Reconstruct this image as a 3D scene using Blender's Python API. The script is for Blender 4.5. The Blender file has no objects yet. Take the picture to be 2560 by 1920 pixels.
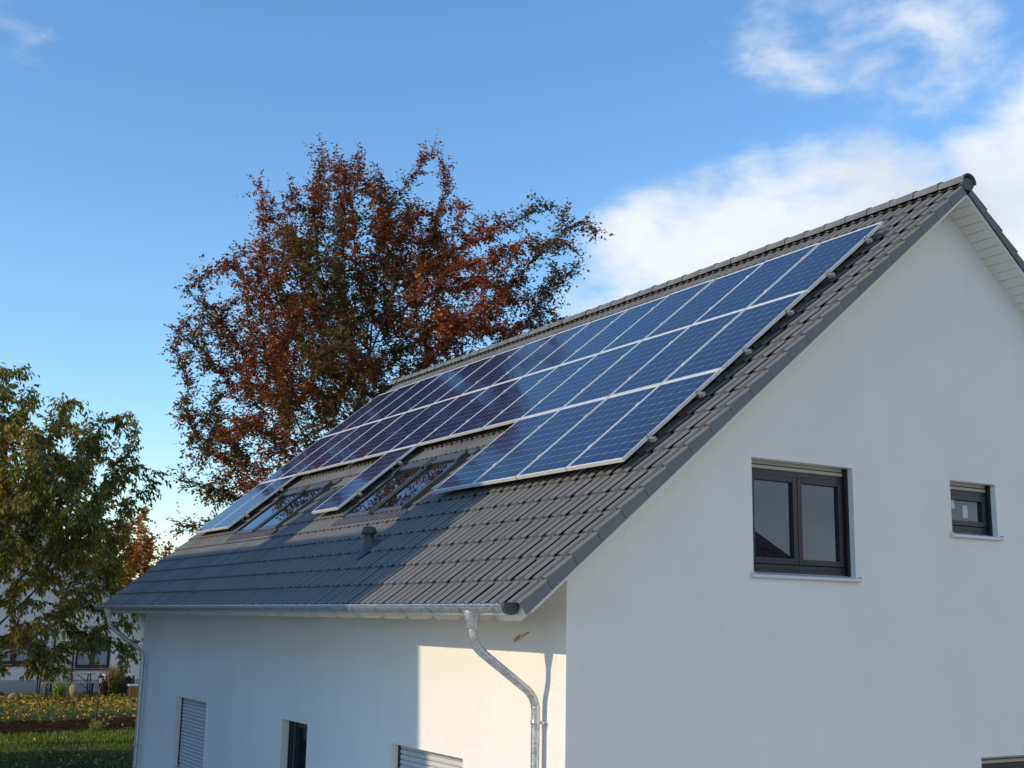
import bpy, math, random
import numpy as np
from mathutils import Vector, Matrix

random.seed(7)
rng = np.random.default_rng(7)
S = bpy.context.scene
COL = S.collection

# ------------------------------------------------------------------ camera, sky, sun, exposure
cam_d = bpy.data.cameras.new('camera')
cam_d.sensor_width = 36.0
cam_d.lens = 42.357
cam_d.clip_start = 0.1
cam_d.clip_end = 6000
cam = bpy.data.objects.new('camera', cam_d)
COL.objects.link(cam)
CAM = Vector((9.3005, -6.2268, 3.5249))
cr = Vector((0.51884, 0.85468, 0.01814)); cdn = Vector((-0.15492, 0.11487, -0.98123)); cf = Vector((-0.84072, 0.50629, 0.19201))
cam.matrix_world = Matrix(((cr.x, -cdn.x, -cf.x, CAM.x), (cr.y, -cdn.y, -cf.y, CAM.y), (cr.z, -cdn.z, -cf.z, CAM.z), (0, 0, 0, 1)))
S.camera = cam

SUN_EL = math.radians(23.0)
SUN_AZ = math.atan2(-0.08, -1.0)            # sun stands in the direction (sin, cos) of this angle
SUNPOS = Vector((math.sin(SUN_AZ) * math.cos(SUN_EL), math.cos(SUN_AZ) * math.cos(SUN_EL), math.sin(SUN_EL)))
sun_d = bpy.data.lights.new('sun', 'SUN')
sun_d.energy = 2.15
sun_d.angle = math.radians(0.53)
sun_d.color = (1.0, 0.81, 0.56)
sun = bpy.data.objects.new('sun', sun_d)
sun.rotation_euler = (-SUNPOS).to_track_quat('-Z', 'Y').to_euler()
sun.location = (0, -30, 30)
COL.objects.link(sun)

S.view_settings.view_transform = 'Standard'
S.view_settings.look = 'None'
S.view_settings.exposure = 0.62
S.view_settings.gamma = 1.0
S.view_settings.use_curve_mapping = False
S.cycles.use_denoising = True
S.cycles.max_bounces = 8
S.cycles.sample_clamp_indirect = 6.0

world = bpy.data.worlds.new('World')
S.world = world
world.use_nodes = True


class NT:
    """small helper for node trees"""
    def __init__(self, tree):
        self.t = tree; self.n = tree.nodes; self.l = tree.links

    def new(self, typ, **kw):
        n = self.n.new(typ)
        for k, v in kw.items():
            if k.startswith('i_'):
                key = k[2:]
                key = int(key) if key.isdigit() else key.replace('_', ' ')
                n.inputs[key].default_value = v
            else:
                setattr(n, k, v)
        return n

    def link(self, a, b):
        self.l.new(a, b)

    def math(self, op, a, b=None, c=None, clamp=False):
        n = self.n.new('ShaderNodeMath'); n.operation = op; n.use_clamp = clamp
        for i, v in enumerate((a, b, c)):
            if v is None: continue
            if hasattr(v, 'is_linked') or hasattr(v, 'links'): self.l.new(v, n.inputs[i])
            else: n.inputs[i].default_value = v
        return n.outputs[0]

    def ramp(self, fac, stops):
        n = self.n.new('ShaderNodeValToRGB')
        e = n.color_ramp.elements
        while len(e) < len(stops): e.new(0.5)
        for i, (p, c) in enumerate(stops):
            e[i].position = p; e[i].color = (*c, 1)
        self.l.new(fac, n.inputs[0])
        return n.outputs[0]

    def mix(self, fac, a, b):
        n = self.n.new('ShaderNodeMix'); n.data_type = 'RGBA'
        for i, v in ((0, fac), (6, a), (7, b)):
            if hasattr(v, 'links'): self.l.new(v, n.inputs[i])
            else: n.inputs[i].default_value = v if i == 0 else (*v, 1)
        return n.outputs[2]


def build_world():
    t = NT(world.node_tree); t.n.clear()
    out = t.new('ShaderNodeOutputWorld'); bg = t.new('ShaderNodeBackground')
    sky = t.new('ShaderNodeTexSky'); sky.sky_type = 'NISHITA'; sky.sun_disc = False
    sky.sun_elevation = SUN_EL; sky.sun_rotation = SUN_AZ
    sky.altitude = 200; sky.air_density = 1.2; sky.dust_density = 0.0; sky.ozone_density = 4.0
    co = t.new('ShaderNodeTexCoord'); d = co.outputs['Generated']
    sep = t.new('ShaderNodeSeparateXYZ'); t.link(d, sep.inputs[0])
    # clouds live on a flat layer overhead: direction / height
    inv = t.math('DIVIDE', 1.0, t.math('ADD', t.math('MAXIMUM', sep.outputs[2], 0.0), 0.12))
    cx = t.math('MULTIPLY', sep.outputs[0], inv); cy = t.math('MULTIPLY', sep.outputs[1], inv)
    comb = t.new('ShaderNodeCombineXYZ'); t.link(cx, comb.inputs[0]); t.link(cy, comb.inputs[1])
    n1 = t.new('ShaderNodeTexNoise', noise_dimensions='3D', i_Scale=1.5, i_Detail=8.0, i_Roughness=0.55, i_Distortion=0.25)
    t.link(comb.outputs[0], n1.inputs['Vector'])
    n3 = t.new('ShaderNodeTexNoise', noise_dimensions='3D', i_Scale=15.0, i_Detail=6.0, i_Roughness=0.58, i_Distortion=0.2)
    st = t.new('ShaderNodeVectorMath', operation='MULTIPLY'); st.inputs[1].default_value = (1.0, 1.0, 1.9)
    t.link(d, st.inputs[0]); t.link(st.outputs[0], n3.inputs['Vector'])
    # the cloud banks: direction, angular radius, soft edge, weight
    lobes = [((-0.500, 0.800, 0.290), 0.13, 0.95), ((-0.6326, 0.6979, 0.270), 0.11, 0.95), ((-0.700, 0.640, 0.266), 0.10, 0.92),
             ((-0.745, 0.590, 0.285), 0.07, 0.70), ((-0.7985, 0.5480, 0.247), 0.034, 0.60), ((-0.5722, 0.702, 0.432), 0.075, 0.46),
             ((-0.630, 0.640, 0.455), 0.07, 0.44), ((-0.565, 0.690, 0.480), 0.075, 0.40), ((0.66, 0.70, 0.22), 0.62, 0.80),
             ((0.93, 0.15, 0.35), 0.60, 0.66), ((-0.92, 0.08, 0.42), 0.06, 0.22)]
    acc = None
    for c, rad, w in lobes:
        dv = t.new('ShaderNodeVectorMath', operation='DISTANCE'); t.link(d, dv.inputs[0])
        v = Vector(c).normalized(); dv.inputs[1].default_value = v
        mr = t.new('ShaderNodeMapRange', interpolation_type='SMOOTHSTEP')
        t.link(dv.outputs['Value'], mr.inputs[0])
        mr.inputs[1].default_value = rad * 1.45; mr.inputs[2].default_value = rad * 0.45
        mr.inputs[3].default_value = 0.0; mr.inputs[4].default_value = w
        acc = mr.outputs[0] if acc is None else t.math('MAXIMUM', acc, mr.outputs[0])
    nz = t.math('ADD', t.math('MULTIPLY', n3.outputs[0], 1.0), t.math('MULTIPLY', n1.outputs[0], 0.35))
    dens = t.math('ADD', acc, t.math('MULTIPLY', t.math('SUBTRACT', nz, 0.66), 1.1))
    mr = t.new('ShaderNodeMapRange', interpolation_type='SMOOTHSTEP'); t.link(dens, mr.inputs[0])
    mr.inputs[1].default_value = 0.24; mr.inputs[2].default_value = 0.86; mr.inputs[3].default_value = 0.0; mr.inputs[4].default_value = 0.93
    up = t.new('ShaderNodeMapRange'); t.link(sep.outputs[2], up.inputs[0]); up.inputs[1].default_value = -0.01; up.inputs[2].default_value = 0.02
    fac = t.math('MULTIPLY', mr.outputs[0], up.outputs[0])
    grey = t.new('ShaderNodeTexNoise', noise_dimensions='3D', i_Scale=9.0, i_Detail=4.0, i_Roughness=0.55)
    t.link(st.outputs[0], grey.inputs['Vector'])
    ccol = t.ramp(grey.outputs[0], [(0.30, (3.1, 3.4, 3.8)), (0.52, (3.9, 4.05, 4.3)), (0.72, (4.4, 4.45, 4.5))])
    hs = t.new('ShaderNodeHueSaturation', i_Saturation=1.12, i_Value=1.0); t.link(sky.outputs[0], hs.inputs['Color'])
    m = t.mix(fac, hs.outputs[0], ccol)
    t.link(m, bg.inputs[0]); bg.inputs[1].default_value = 0.15
    t.link(bg.outputs[0], out.inputs[0])


build_world()

# ------------------------------------------------------------------ helpers: tags, meshes, materials
def tag(o, label=None, cat=None, group=None, kind=None):
    if label: o['label'] = label
    if cat: o['category'] = cat
    if group: o['group'] = group
    if kind: o['kind'] = kind
    return o


def empty(name, loc=(0, 0, 0), rot=(0, 0, 0)):
    o = bpy.data.objects.new(name, None); o.location = loc; o.rotation_euler = rot
    o.empty_display_size = 0.2
    COL.objects.link(o)
    return o


class MB:
    """collects polygons and links them as one mesh object"""
    def __init__(self): self.v = []; self.f = []; self.sm = []

    def poly(self, pts, smooth=False):
        b = len(self.v); self.v += [tuple(p) for p in pts]; self.f.append(tuple(range(b, b + len(pts)))); self.sm.append(smooth)

    def add(self, vs, fs, smooth=False):
        b = len(self.v); self.v += [tuple(p) for p in vs]
        for f in fs: self.f.append(tuple(b + i for i in f)); self.sm.append(smooth)

    def box(self, x0, x1, y0, y1, z0, z1):
        vs = [(x, y, z) for z in (z0, z1) for y in (y0, y1) for x in (x0, x1)]
        self.add(vs, [(0, 2, 3, 1), (4, 5, 7, 6), (0, 1, 5, 4), (2, 6, 7, 3), (0, 4, 6, 2), (1, 3, 7, 5)])

    def prism(self, prof, a, b, axis='x', smooth=False, caps=True):
        """profile of 2-D points, extruded from a to b along axis"""
        def P(t, q):
            if axis == 'x': return (t, q[0], q[1])
            if axis == 'y': return (q[0], t, q[1])
            return (q[0], q[1], t)
        n = len(prof)
        vs = [P(a, q) for q in prof] + [P(b, q) for q in prof]
        self.add(vs, [(i, (i + 1) % n, n + (i + 1) % n, n + i) for i in range(n)], smooth)
        if caps:
            self.poly([P(a, q) for q in reversed(prof)]); self.poly([P(b, q) for q in prof])

    def tube(self, pts, rad, n=12, caps=True, smooth=True):
        pts = [Vector(p) for p in pts]
        if not hasattr(rad, '__len__'): rad = [rad] * len(pts)
        vs = []; fs = []; up = None
        for i, p in enumerate(pts):
            d = (pts[min(i + 1, len(pts) - 1)] - pts[max(i - 1, 0)]).normalized()
            if up is None: up = d.orthogonal().normalized()
            up = (up - d * up.dot(d)).normalized(); w = d.cross(up)
            for k in range(n):
                a = 2 * math.pi * k / n; vs.append(p + (up * math.cos(a) + w * math.sin(a)) * rad[i])
        for i in range(len(pts) - 1):
            for k in range(n):
                fs.append((i * n + k, i * n + (k + 1) % n, (i + 1) * n + (k + 1) % n, (i + 1) * n + k))
        self.add(vs, fs, smooth)
        if caps:
            self.poly(list(reversed(vs[:n]))); self.poly(vs[-n:])

    def lathe(self, prof, c=(0, 0, 0), n=16, smooth=True):
        vs = []; fs = []
        for r, z in prof:
            for k in range(n):
                a = 2 * math.pi * k / n; vs.append((c[0] + r * math.cos(a), c[1] + r * math.sin(a), c[2] + z))
        for i in range(len(prof) - 1):
            for k in range(n): fs.append((i * n + k, i * n + (k + 1) % n, (i + 1) * n + (k + 1) % n, (i + 1) * n + k))
        self.add(vs, fs, smooth)

    def mesh(self, name, mat):
        me = bpy.data.meshes.new(name); me.from_pydata(self.v, [], self.f)
        me.polygons.foreach_set('use_smooth', self.sm)
        for m in (mat if isinstance(mat, (list, tuple)) else [mat]): me.materials.append(m)
        me.update()
        return me

    def build(self, name, mat, parent=None, loc=(0, 0, 0), rot=(0, 0, 0), bevel=0):
        return place(name, self.mesh(name, mat), parent, loc, rot, bevel)


def place(name, me, parent=None, loc=(0, 0, 0), rot=(0, 0, 0), bevel=0):
    o = bpy.data.objects.new(name, me); o.location = loc; o.rotation_euler = rot
    COL.objects.link(o)
    if parent: o.parent = parent
    if bevel:
        b = o.modifiers.new('bevel', 'BEVEL'); b.width = bevel; b.segments = 2; b.limit_method = 'ANGLE'
    return o


def np_mesh(name, verts, faces_flat, nper, mat, attrs=None, smooth=False):
    """fast mesh from numpy arrays, all faces with nper corners"""
    me = bpy.data.meshes.new(name)
    nf = len(faces_flat) // nper
    me.vertices.add(len(verts)); me.vertices.foreach_set('co', np.ascontiguousarray(verts, np.float32).ravel())
    me.loops.add(len(faces_flat)); me.loops.foreach_set('vertex_index', np.ascontiguousarray(faces_flat, np.int32))
    me.polygons.add(nf)
    me.polygons.foreach_set('loop_start', np.arange(0, nf * nper, nper, dtype=np.int32))
    me.polygons.foreach_set('loop_total', np.full(nf, nper, np.int32))
    if smooth: me.polygons.foreach_set('use_smooth', np.ones(nf, bool))
    for an, dom, data in (attrs or []):
        a = me.attributes.new(an, 'FLOAT', dom); a.data.foreach_set('value', np.ascontiguousarray(data, np.float32))
    me.materials.append(mat); me.update(calc_edges=True); me.validate()
    return me


def mat_base(name):
    m = bpy.data.materials.new(name); m.use_nodes = True
    t = NT(m.node_tree); b = t.n.get('Principled BSDF')
    return m, t, b


def simple(name, col, rough=0.5, metal=0.0, var=0.0, vscale=6.0, bump=0.0, bscale=60.0, spec=0.5, coat=0.0, coat_rough=0.03, objvar=0.0):
    """plain surface with a little colour variation, grain and per-object difference"""
    m, t, b = mat_base(name)
    co = t.new('ShaderNodeTexCoord')
    c = None
    if var:
        n = t.new('ShaderNodeTexNoise', i_Scale=vscale, i_Detail=5.0, i_Roughness=0.6); t.link(co.outputs['Object'], n.inputs['Vector'])
        lo = tuple(max(0, x * (1 - var)) for x in col); hi = tuple(min(1, x * (1 + var)) for x in col)
        c = t.ramp(n.outputs[0], [(0.3, lo), (0.7, hi)])
    if objvar:
        oi = t.new('ShaderNodeObjectInfo'); k = t.math('ADD', 1 - objvar / 2, t.math('MULTIPLY', oi.outputs['Random'], objvar))
        vm = t.new('ShaderNodeVectorMath', operation='SCALE')
        if c is None: vm.inputs[0].default_value = col
        else: t.link(c, vm.inputs[0])
        t.link(k, vm.inputs['Scale']); c = vm.outputs[0]
    if c is None: b.inputs['Base Color'].default_value = (*col, 1)
    else: t.link(c, b.inputs['Base Color'])
    b.inputs['Roughness'].default_value = rough; b.inputs['Metallic'].default_value = metal
    b.inputs['Specular IOR Level'].default_value = spec
    b.inputs['Coat Weight'].default_value = coat; b.inputs['Coat Roughness'].default_value = coat_rough
    if bump:
        n = t.new('ShaderNodeTexNoise', i_Scale=bscale, i_Detail=4.0, i_Roughness=0.7); t.link(co.outputs['Object'], n.inputs['Vector'])
        bp = t.new('ShaderNodeBump', i_Strength=bump, i_Distance=0.01); t.link(n.outputs[0], bp.inputs['Height']); t.link(bp.outputs[0], b.inputs['Normal'])
    return m


def stucco(name, col, grain=140.0, strength=0.5):
    m, t, b = mat_base(name)
    co = t.new('ShaderNodeTexCoord')
    n = t.new('ShaderNodeTexNoise', i_Scale=0.7, i_Detail=6.0, i_Roughness=0.65); t.link(co.outputs['Object'], n.inputs['Vector'])
    n2 = t.new('ShaderNodeTexNoise', i_Scale=90.0, i_Detail=3.0); t.link(co.outputs['Object'], n2.inputs['Vector'])
    f = t.math('ADD', t.math('MULTIPLY', n.outputs[0], 0.6), t.math('MULTIPLY', n2.outputs[0], 0.4))
    mp = t.new('ShaderNodeMapping'); mp.inputs['Scale'].default_value = (2.6, 2.6, 0.22); t.link(co.outputs['Object'], mp.inputs[0])
    n4 = t.new('ShaderNodeTexNoise', i_Scale=1.6, i_Detail=5.0, i_Roughness=0.6); t.link(mp.outputs[0], n4.inputs['Vector'])
    f = t.math('ADD', f, t.math('MULTIPLY', t.math('SUBTRACT', n4.outputs[0], 0.5), 0.16))
    c = t.ramp(f, [(0.32, tuple(x * 0.92 for x in col)), (0.66, tuple(min(x * 1.03, 0.88) for x in col))])
    t.link(c, b.inputs['Base Color']); b.inputs['Roughness'].default_value = 0.92; b.inputs['Specular IOR Level'].default_value = 0.2
    v = t.new('ShaderNodeTexVoronoi', i_Scale=grain); t.link(co.outputs['Object'], v.inputs['Vector'])
    n3 = t.new('ShaderNodeTexNoise', i_Scale=grain * 0.6, i_Detail=4.0, i_Roughness=0.7); t.link(co.outputs['Object'], n3.inputs['Vector'])
    n5 = t.new('ShaderNodeTexNoise', i_Scale=22.0, i_Detail=5.0, i_Roughness=0.7); t.link(co.outputs['Object'], n5.inputs['Vector'])
    h = t.math('ADD', t.math('ADD', v.outputs['Distance'], n3.outputs[0]), t.math('MULTIPLY', n5.outputs[0], 2.5))
    bp = t.new('ShaderNodeBump', i_Strength=strength, i_Distance=0.006); t.link(h, bp.inputs['Height']); t.link(bp.outputs[0], b.inputs['Normal'])
    return m


def tile_mat(name, col, rough=0.42):
    m, t, b = mat_base(name)
    co = t.new('ShaderNodeTexCoord'); oi = t.new('ShaderNodeObjectInfo')
    geo = t.new('ShaderNodeNewGeometry')
    n = t.new('ShaderNodeTexNoise', i_Scale=5.0, i_Detail=6.0, i_Roughness=0.65); t.link(geo.outputs['Position'], n.inputs['Vector'])
    n2 = t.new('ShaderNodeTexNoise', i_Scale=0.6, i_Detail=3.0); t.link(geo.outputs['Position'], n2.inputs['Vector'])
    k = t.math('ADD', 0.66, t.math('ADD', t.math('MULTIPLY', n.outputs[0], 0.30), t.math('ADD', t.math('MULTIPLY', n2.outputs[0], 0.18), t.math('MULTIPLY', geo.outputs['Random Per Island'], 0.26))))
    vm = t.new('ShaderNodeVectorMath', operation='SCALE'); vm.inputs[0].default_value = col; t.link(k, vm.inputs['Scale'])
    t.link(vm.outputs[0], b.inputs['Base Color']); b.inputs['Specular IOR Level'].default_value = 0.1
    r = t.math('ADD', rough - 0.08, t.math('MULTIPLY', n.outputs[0], 0.2)); t.link(r, b.inputs['Roughness'])
    n3 = t.new('ShaderNodeTexNoise', i_Scale=220.0, i_Detail=2.0); t.link(geo.outputs['Position'], n3.inputs['Vector'])
    bp = t.new('ShaderNodeBump', i_Strength=0.18, i_Distance=0.004); t.link(n3.outputs[0], bp.inputs['Height']); t.link(bp.outputs[0], b.inputs['Normal'])
    return m


def zinc(name):
    m, t, b = mat_base(name)
    co = t.new('ShaderNodeTexCoord')
    n = t.new('ShaderNodeTexNoise', i_Scale=14.0, i_Detail=6.0, i_Roughness=0.7, i_Distortion=0.8); t.link(co.outputs['Object'], n.inputs['Vector'])
    v = t.new('ShaderNodeTexVoronoi', i_Scale=45.0); t.link(co.outputs['Object'], v.inputs['Vector'])
    f = t.math('ADD', t.math('MULTIPLY', n.outputs[0], 0.8), t.math('MULTIPLY', v.outputs['Distance'], 0.35))
    c = t.ramp(f, [(0.35, (0.36, 0.38, 0.38)), (0.55, (0.58, 0.60, 0.60)), (0.75, (0.72, 0.73, 0.72))])
    t.link(c, b.inputs['Base Color']); b.inputs['Metallic'].default_value = 0.85
    r = t.math('ADD', 0.22, t.math('MULTIPLY', f, 0.28)); t.link(r, b.inputs['Roughness'])
    return m


def cell_mat(name):
    m, t, b = mat_base(name)
    co = t.new('ShaderNodeTexCoord'); geo = t.new('ShaderNodeNewGeometry')
    v = t.new('ShaderNodeTexVoronoi', i_Scale=55.0); t.link(geo.outputs['Position'], v.inputs['Vector'])
    k = t.math('ADD', 0.75, t.math('ADD', t.math('MULTIPLY', v.outputs['Color'], 0.25), t.math('MULTIPLY', geo.outputs['Random Per Island'], 0.35)))
    vm = t.new('ShaderNodeVectorMath', operation='SCALE'); vm.inputs[0].default_value = (0.008, 0.019, 0.066); t.link(k, vm.inputs['Scale'])
    t.link(vm.outputs[0], b.inputs['Base Color'])
    b.inputs['Roughness'].default_value = 0.6; b.inputs['Specular IOR Level'].default_value = 0.05; b.inputs['Coat Weight'].default_value = 1.0; b.inputs['Coat Roughness'].default_value = 0.07
    b.inputs['Coat IOR'].default_value = 1.27
    return m


def glass_mat(name, tint=(0.012, 0.014, 0.016), ior=1.9, rough=0.0):
    m, t, b = mat_base(name)
    b.inputs['Base Color'].default_value = (*tint, 1); b.inputs['Roughness'].default_value = rough
    b.inputs['IOR'].default_value = ior; b.inputs['Specular IOR Level'].default_value = 0.5
    b.inputs['Specular Tint'].default_value = (0.72, 0.86, 1.0, 1)
    co = t.new('ShaderNodeTexCoord')
    n = t.new('ShaderNodeTexNoise', i_Scale=1.2, i_Detail=1.0); t.link(co.outputs['Object'], n.inputs['Vector'])
    bp = t.new('ShaderNodeBump', i_Strength=0.05, i_Distance=0.01); t.link(n.outputs[0], bp.inputs['Height']); t.link(bp.outputs[0], b.inputs['Normal'])
    return m


def leaf_mat(name, stops, trans=0.35, rough=0.45):
    """each leaf takes its colour from its own tint value"""
    m, t, b = mat_base(name)
    a = t.new('ShaderNodeAttribute', attribute_name='tint')
    c = t.ramp(a.outputs['Fac'], stops)
    t.link(c, b.inputs['Base Color']); b.inputs['Roughness'].default_value = rough; b.inputs['Specular IOR Level'].default_value = 0.35
    tr = t.new('ShaderNodeBsdfTranslucent'); t.link(c, tr.inputs[0])
    mx = t.new('ShaderNodeMixShader'); mx.inputs[0].default_value = trans
    t.link(b.outputs[0], mx.inputs[1]); t.link(tr.outputs[0], mx.inputs[2])
    t.link(mx.outputs[0], t.n['Material Output'].inputs[0])
    return m


M = {}
M['stucco'] = stucco('white_stucco', (0.84, 0.815, 0.765))
M['tile'] = tile_mat('grey_concrete_tile', (0.168, 0.168, 0.165), 0.55)
M['deck'] = simple('roof_underlay', (0.03, 0.03, 0.032), 0.9)
M['white_wood'] = simple('white_painted_wood', (0.74, 0.72, 0.67), 0.6, var=0.06, vscale=3, bump=0.1, bscale=25)
M['zinc'] = zinc('galvanised_zinc')
M['alu'] = simple('aluminium_frame', (0.74, 0.73, 0.70), 0.42, metal=0.15, var=0.04)
M['alu_dark'] = simple('rail_aluminium', (0.45, 0.45, 0.44), 0.4, metal=0.7)
M['steel'] = simple('clamp_steel', (0.6, 0.6, 0.58), 0.3, metal=0.9)
M['cell'] = cell_mat('silicon_cell')
M['backsheet'] = simple('white_backsheet', (0.66, 0.68, 0.70), 0.5, coat=1.0, coat_rough=0.035)
M['anthracite'] = simple('anthracite_frame', (0.022, 0.024, 0.028), 0.38, var=0.1)
M['gasket'] = simple('black_rubber', (0.012, 0.012, 0.013), 0.6)
M['glass'] = glass_mat('window_glass', (0.010, 0.014, 0.024), ior=1.9)
M['skyglass'] = glass_mat('skylight_glass', ior=2.8)
M['curtain'] = simple('net_curtain', (0.32, 0.35, 0.40), 0.9, var=0.25, vscale=30)
M['shutter'] = simple('grey_shutter_slat', (0.52, 0.53, 0.54), 0.5)
M['shutter_cream'] = simple('cream_shutter_slat', (0.44, 0.42, 0.37), 0.6)
M['sill'] = simple('aluminium_sill', (0.62, 0.63, 0.64), 0.4, metal=0.2)
M['skyframe'] = simple('skylight_cladding', (0.085, 0.085, 0.085), 0.38, metal=0.2)
M['lead'] = simple('flashing', (0.085, 0.085, 0.088), 0.5, metal=0.2, var=0.15, vscale=12)
M['plastic_dark'] = simple('dark_plastic', (0.05, 0.052, 0.056), 0.5, var=0.2, vscale=15)
M['endcap'] = simple('gutter_end_cap', (0.05, 0.055, 0.062), 0.5, var=0.2, vscale=20)
M['orange'] = simple('orange_sleeve', (0.55, 0.16, 0.03), 0.5)

# ------------------------------------------------------------------ ground
def ground_z(x, y):
    t = np.clip((-16.0 - x) / 14.0, 0, 1)
    return 0.68 * t * t * (3 - 2 * t)


def ground_mat():
    m, t, b = mat_base('lawn_ground')
    geo = t.new('ShaderNodeNewGeometry')
    n = t.new('ShaderNodeTexNoise', i_Scale=0.5, i_Detail=8.0, i_Roughness=0.65); t.link(geo.outputs['Position'], n.inputs['Vector'])
    n2 = t.new('ShaderNodeTexNoise', i_Scale=14.0, i_Detail=5.0, i_Roughness=0.7); t.link(geo.outputs['Position'], n2.inputs['Vector'])
    f = t.math('ADD', t.math('MULTIPLY', n.outputs[0], 0.65), t.math('MULTIPLY', n2.outputs[0], 0.35))
    c = t.ramp(f, [(0.36, (0.030, 0.022, 0.014)), (0.47, (0.045, 0.040, 0.018)), (0.55, (0.045, 0.075, 0.018)), (0.68, (0.075, 0.115, 0.025))])
    t.link(c, b.inputs['Base Color']); b.inputs['Roughness'].default_value = 0.95; b.inputs['Specular IOR Level'].default_value = 0.1
    bp = t.new('ShaderNodeBump', i_Strength=0.8, i_Distance=0.06); t.link(n2.outputs[0], bp.inputs['Height']); t.link(bp.outputs[0], b.inputs['Normal'])
    return m


M['ground'] = ground_mat()


def build_ground():
    xs = np.unique(np.concatenate([np.array([-3000, -800, -300, -150, -90, -70]), np.arange(-60, 40.1, 1.0), np.array([60, 120, 300, 900, 3000])]))
    ys = np.unique(np.concatenate([np.array([-3000, -800, -300, -120, -60]), np.arange(-40, 40.1, 2.0), np.array([60, 120, 300, 900, 3000])]))
    X, Y = np.meshgrid(xs, ys, indexing='ij'); Z = ground_z(X, Y) + 0.0 * X
    Z = Z + np.where((X < -16) & (X > -60), 0.035 * np.sin(X * 1.7 + Y * 0.6) * np.cos(Y * 1.3), 0) - 0.05 * (X > -15.9)
    v = np.stack([X, Y, Z], -1).reshape(-1, 3); nx, ny = X.shape
    i = np.arange(nx * ny).reshape(nx, ny)
    f = np.stack([i[:-1, :-1], i[1:, :-1], i[1:, 1:], i[:-1, 1:]], -1).reshape(-1)
    o = place('ground', np_mesh('ground', v, f, 4, M['ground'], smooth=True))
    tag(o, 'dark lawn and soil running from the white house to the neighbour', None, None, 'structure')


build_ground()
M['bounce_gravel'] = simple('pale_bounce_gravel', (0.52, 0.47, 0.39), 0.95, var=0.3, vscale=9, bump=0.9, bscale=45)  # pale warm tone picked to throw light back onto the shaded walls


def build_bounce_ground():  # unseen bright ground, added as a bounce surface for the house walls
    m = MB()
    for a, b, c, d in ((-15.8, 26.0, -7.8, -0.02), (0.02, 11.9, -0.02, 26.0), (-15.8, 0.02, 11.2, 16.0)): m.box(a, b, c, d, -0.2, 0.0)
    o = m.build('bounce_ground', M['bounce_gravel']); tag(o, 'added pale ground, out of view, bouncing light onto the white house', None, None, 'structure')


build_bounce_ground()

# ------------------------------------------------------------------ the white house
TH = 0.69122
OX, OY, OZ = 0.0, 0.775, 5.1             # origin of the near roof slope frame (x along eave, s up the slope, n outwards)
CT, ST = math.cos(TH), math.sin(TH)
XV, XL = 0.385, -15.06                    # verge planes right and left
S_E, S_R = -2.087, 5.955                  # eave and ridge along the slope (tile crest plane n = NC)
NC = -0.12
RIDGE_Y, RIDGE_Z = OY + S_R * CT - NC * ST, OZ + S_R * ST + NC * CT
WX0, WX1, WY0, WY1 = -14.59, 0.0, 0.0, 2 * RIDGE_Y
NS = -0.285                               # underside (soffit) level


def rp(x, s, n):
    return (x, OY + s * CT - n * ST, OZ + s * ST + n * CT)


def roof_z(y, n):
    """height of the slope surface at level n over depth y"""
    yy = y if y <= RIDGE_Y else 2 * RIDGE_Y - y
    s = (yy - OY + n * ST) / CT
    return OZ + s * ST + n * CT


house = empty('white_house', (-7.3, RIDGE_Y, 0.0))
tag(house, 'white rendered house with grey tiled roof full of solar panels', 'house')
HL = (7.3, -RIDGE_Y, 0.0)                # puts children, modelled in world numbers, back in place


def hb(mb, name, mat, bevel=0, parent=None):
    if parent is None: return mb.build(name, mat, house, HL, bevel=bevel)
    return mb.build(name, mat, parent, bevel=bevel)


def wall_grid(mb, us, top, holes, P, depth, inner, zb=-0.3):
    """a wall with rectangular holes. us: breakpoints, top(u): upper edge, P(u, z, d): point d inside the wall"""
    us = sorted(set(us) | {h[0] for h in holes} | {h[1] for h in holes})
    for a, b in zip(us[:-1], us[1:]):
        hs = sorted([h for h in holes if h[0] <= a + 1e-6 and h[1] >= b - 1e-6], key=lambda h: h[2])
        z = zb
        for h in hs:
            mb.poly([P(a, z, 0), P(b, z, 0), P(b, h[2], 0), P(a, h[2], 0)]); z = h[3]
        mb.poly([P(a, z, 0), P(b, z, 0), P(b, top(b), 0), P(a, top(a), 0)])
    for u0, u1, z0, z1 in holes:
        mb.poly([P(u0, z0, 0), P(u0, z1, 0), P(u0, z1, depth), P(u0, z0, depth)])
        mb.poly([P(u1, z0, 0), P(u1, z0, depth), P(u1, z1, depth), P(u1, z1, 0)])
        mb.poly([P(u0, z1, 0), P(u1, z1, 0), P(u1, z1, depth), P(u0, z1, depth)])
        mb.poly([P(u0, z0, 0), P(u0, z0, depth), P(u1, z0, depth), P(u1, z0, 0)])


FRONT_HOLES = [(-12.10, -10.41, 0.93, 2.127), (-7.01, -6.08, 0.25, 2.127), (-3.56, -1.875, 0.93, 2.125)]
GABLE_HOLES = [(2.278, 3.741, 4.025, 5.221), (5.332, 6.140, 4.585, 5.212), (5.62, 7.35, 0.93, 2.10)]
RD = 0.30                                 # wall thickness behind the reveals

mb = MB()
PF = lambda u, z, d: (u, d, z)
PG = lambda u, z, d: (-d, u, z)
wall_grid(mb, [WX0, WX1], lambda u: roof_z(0.0, NS) - 0.0, FRONT_HOLES, PF, RD, None)
wall_grid(mb, [WY0, RIDGE_Y, WY1], lambda u: roof_z(u, NS), GABLE_HOLES, PG, RD, None)
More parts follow.
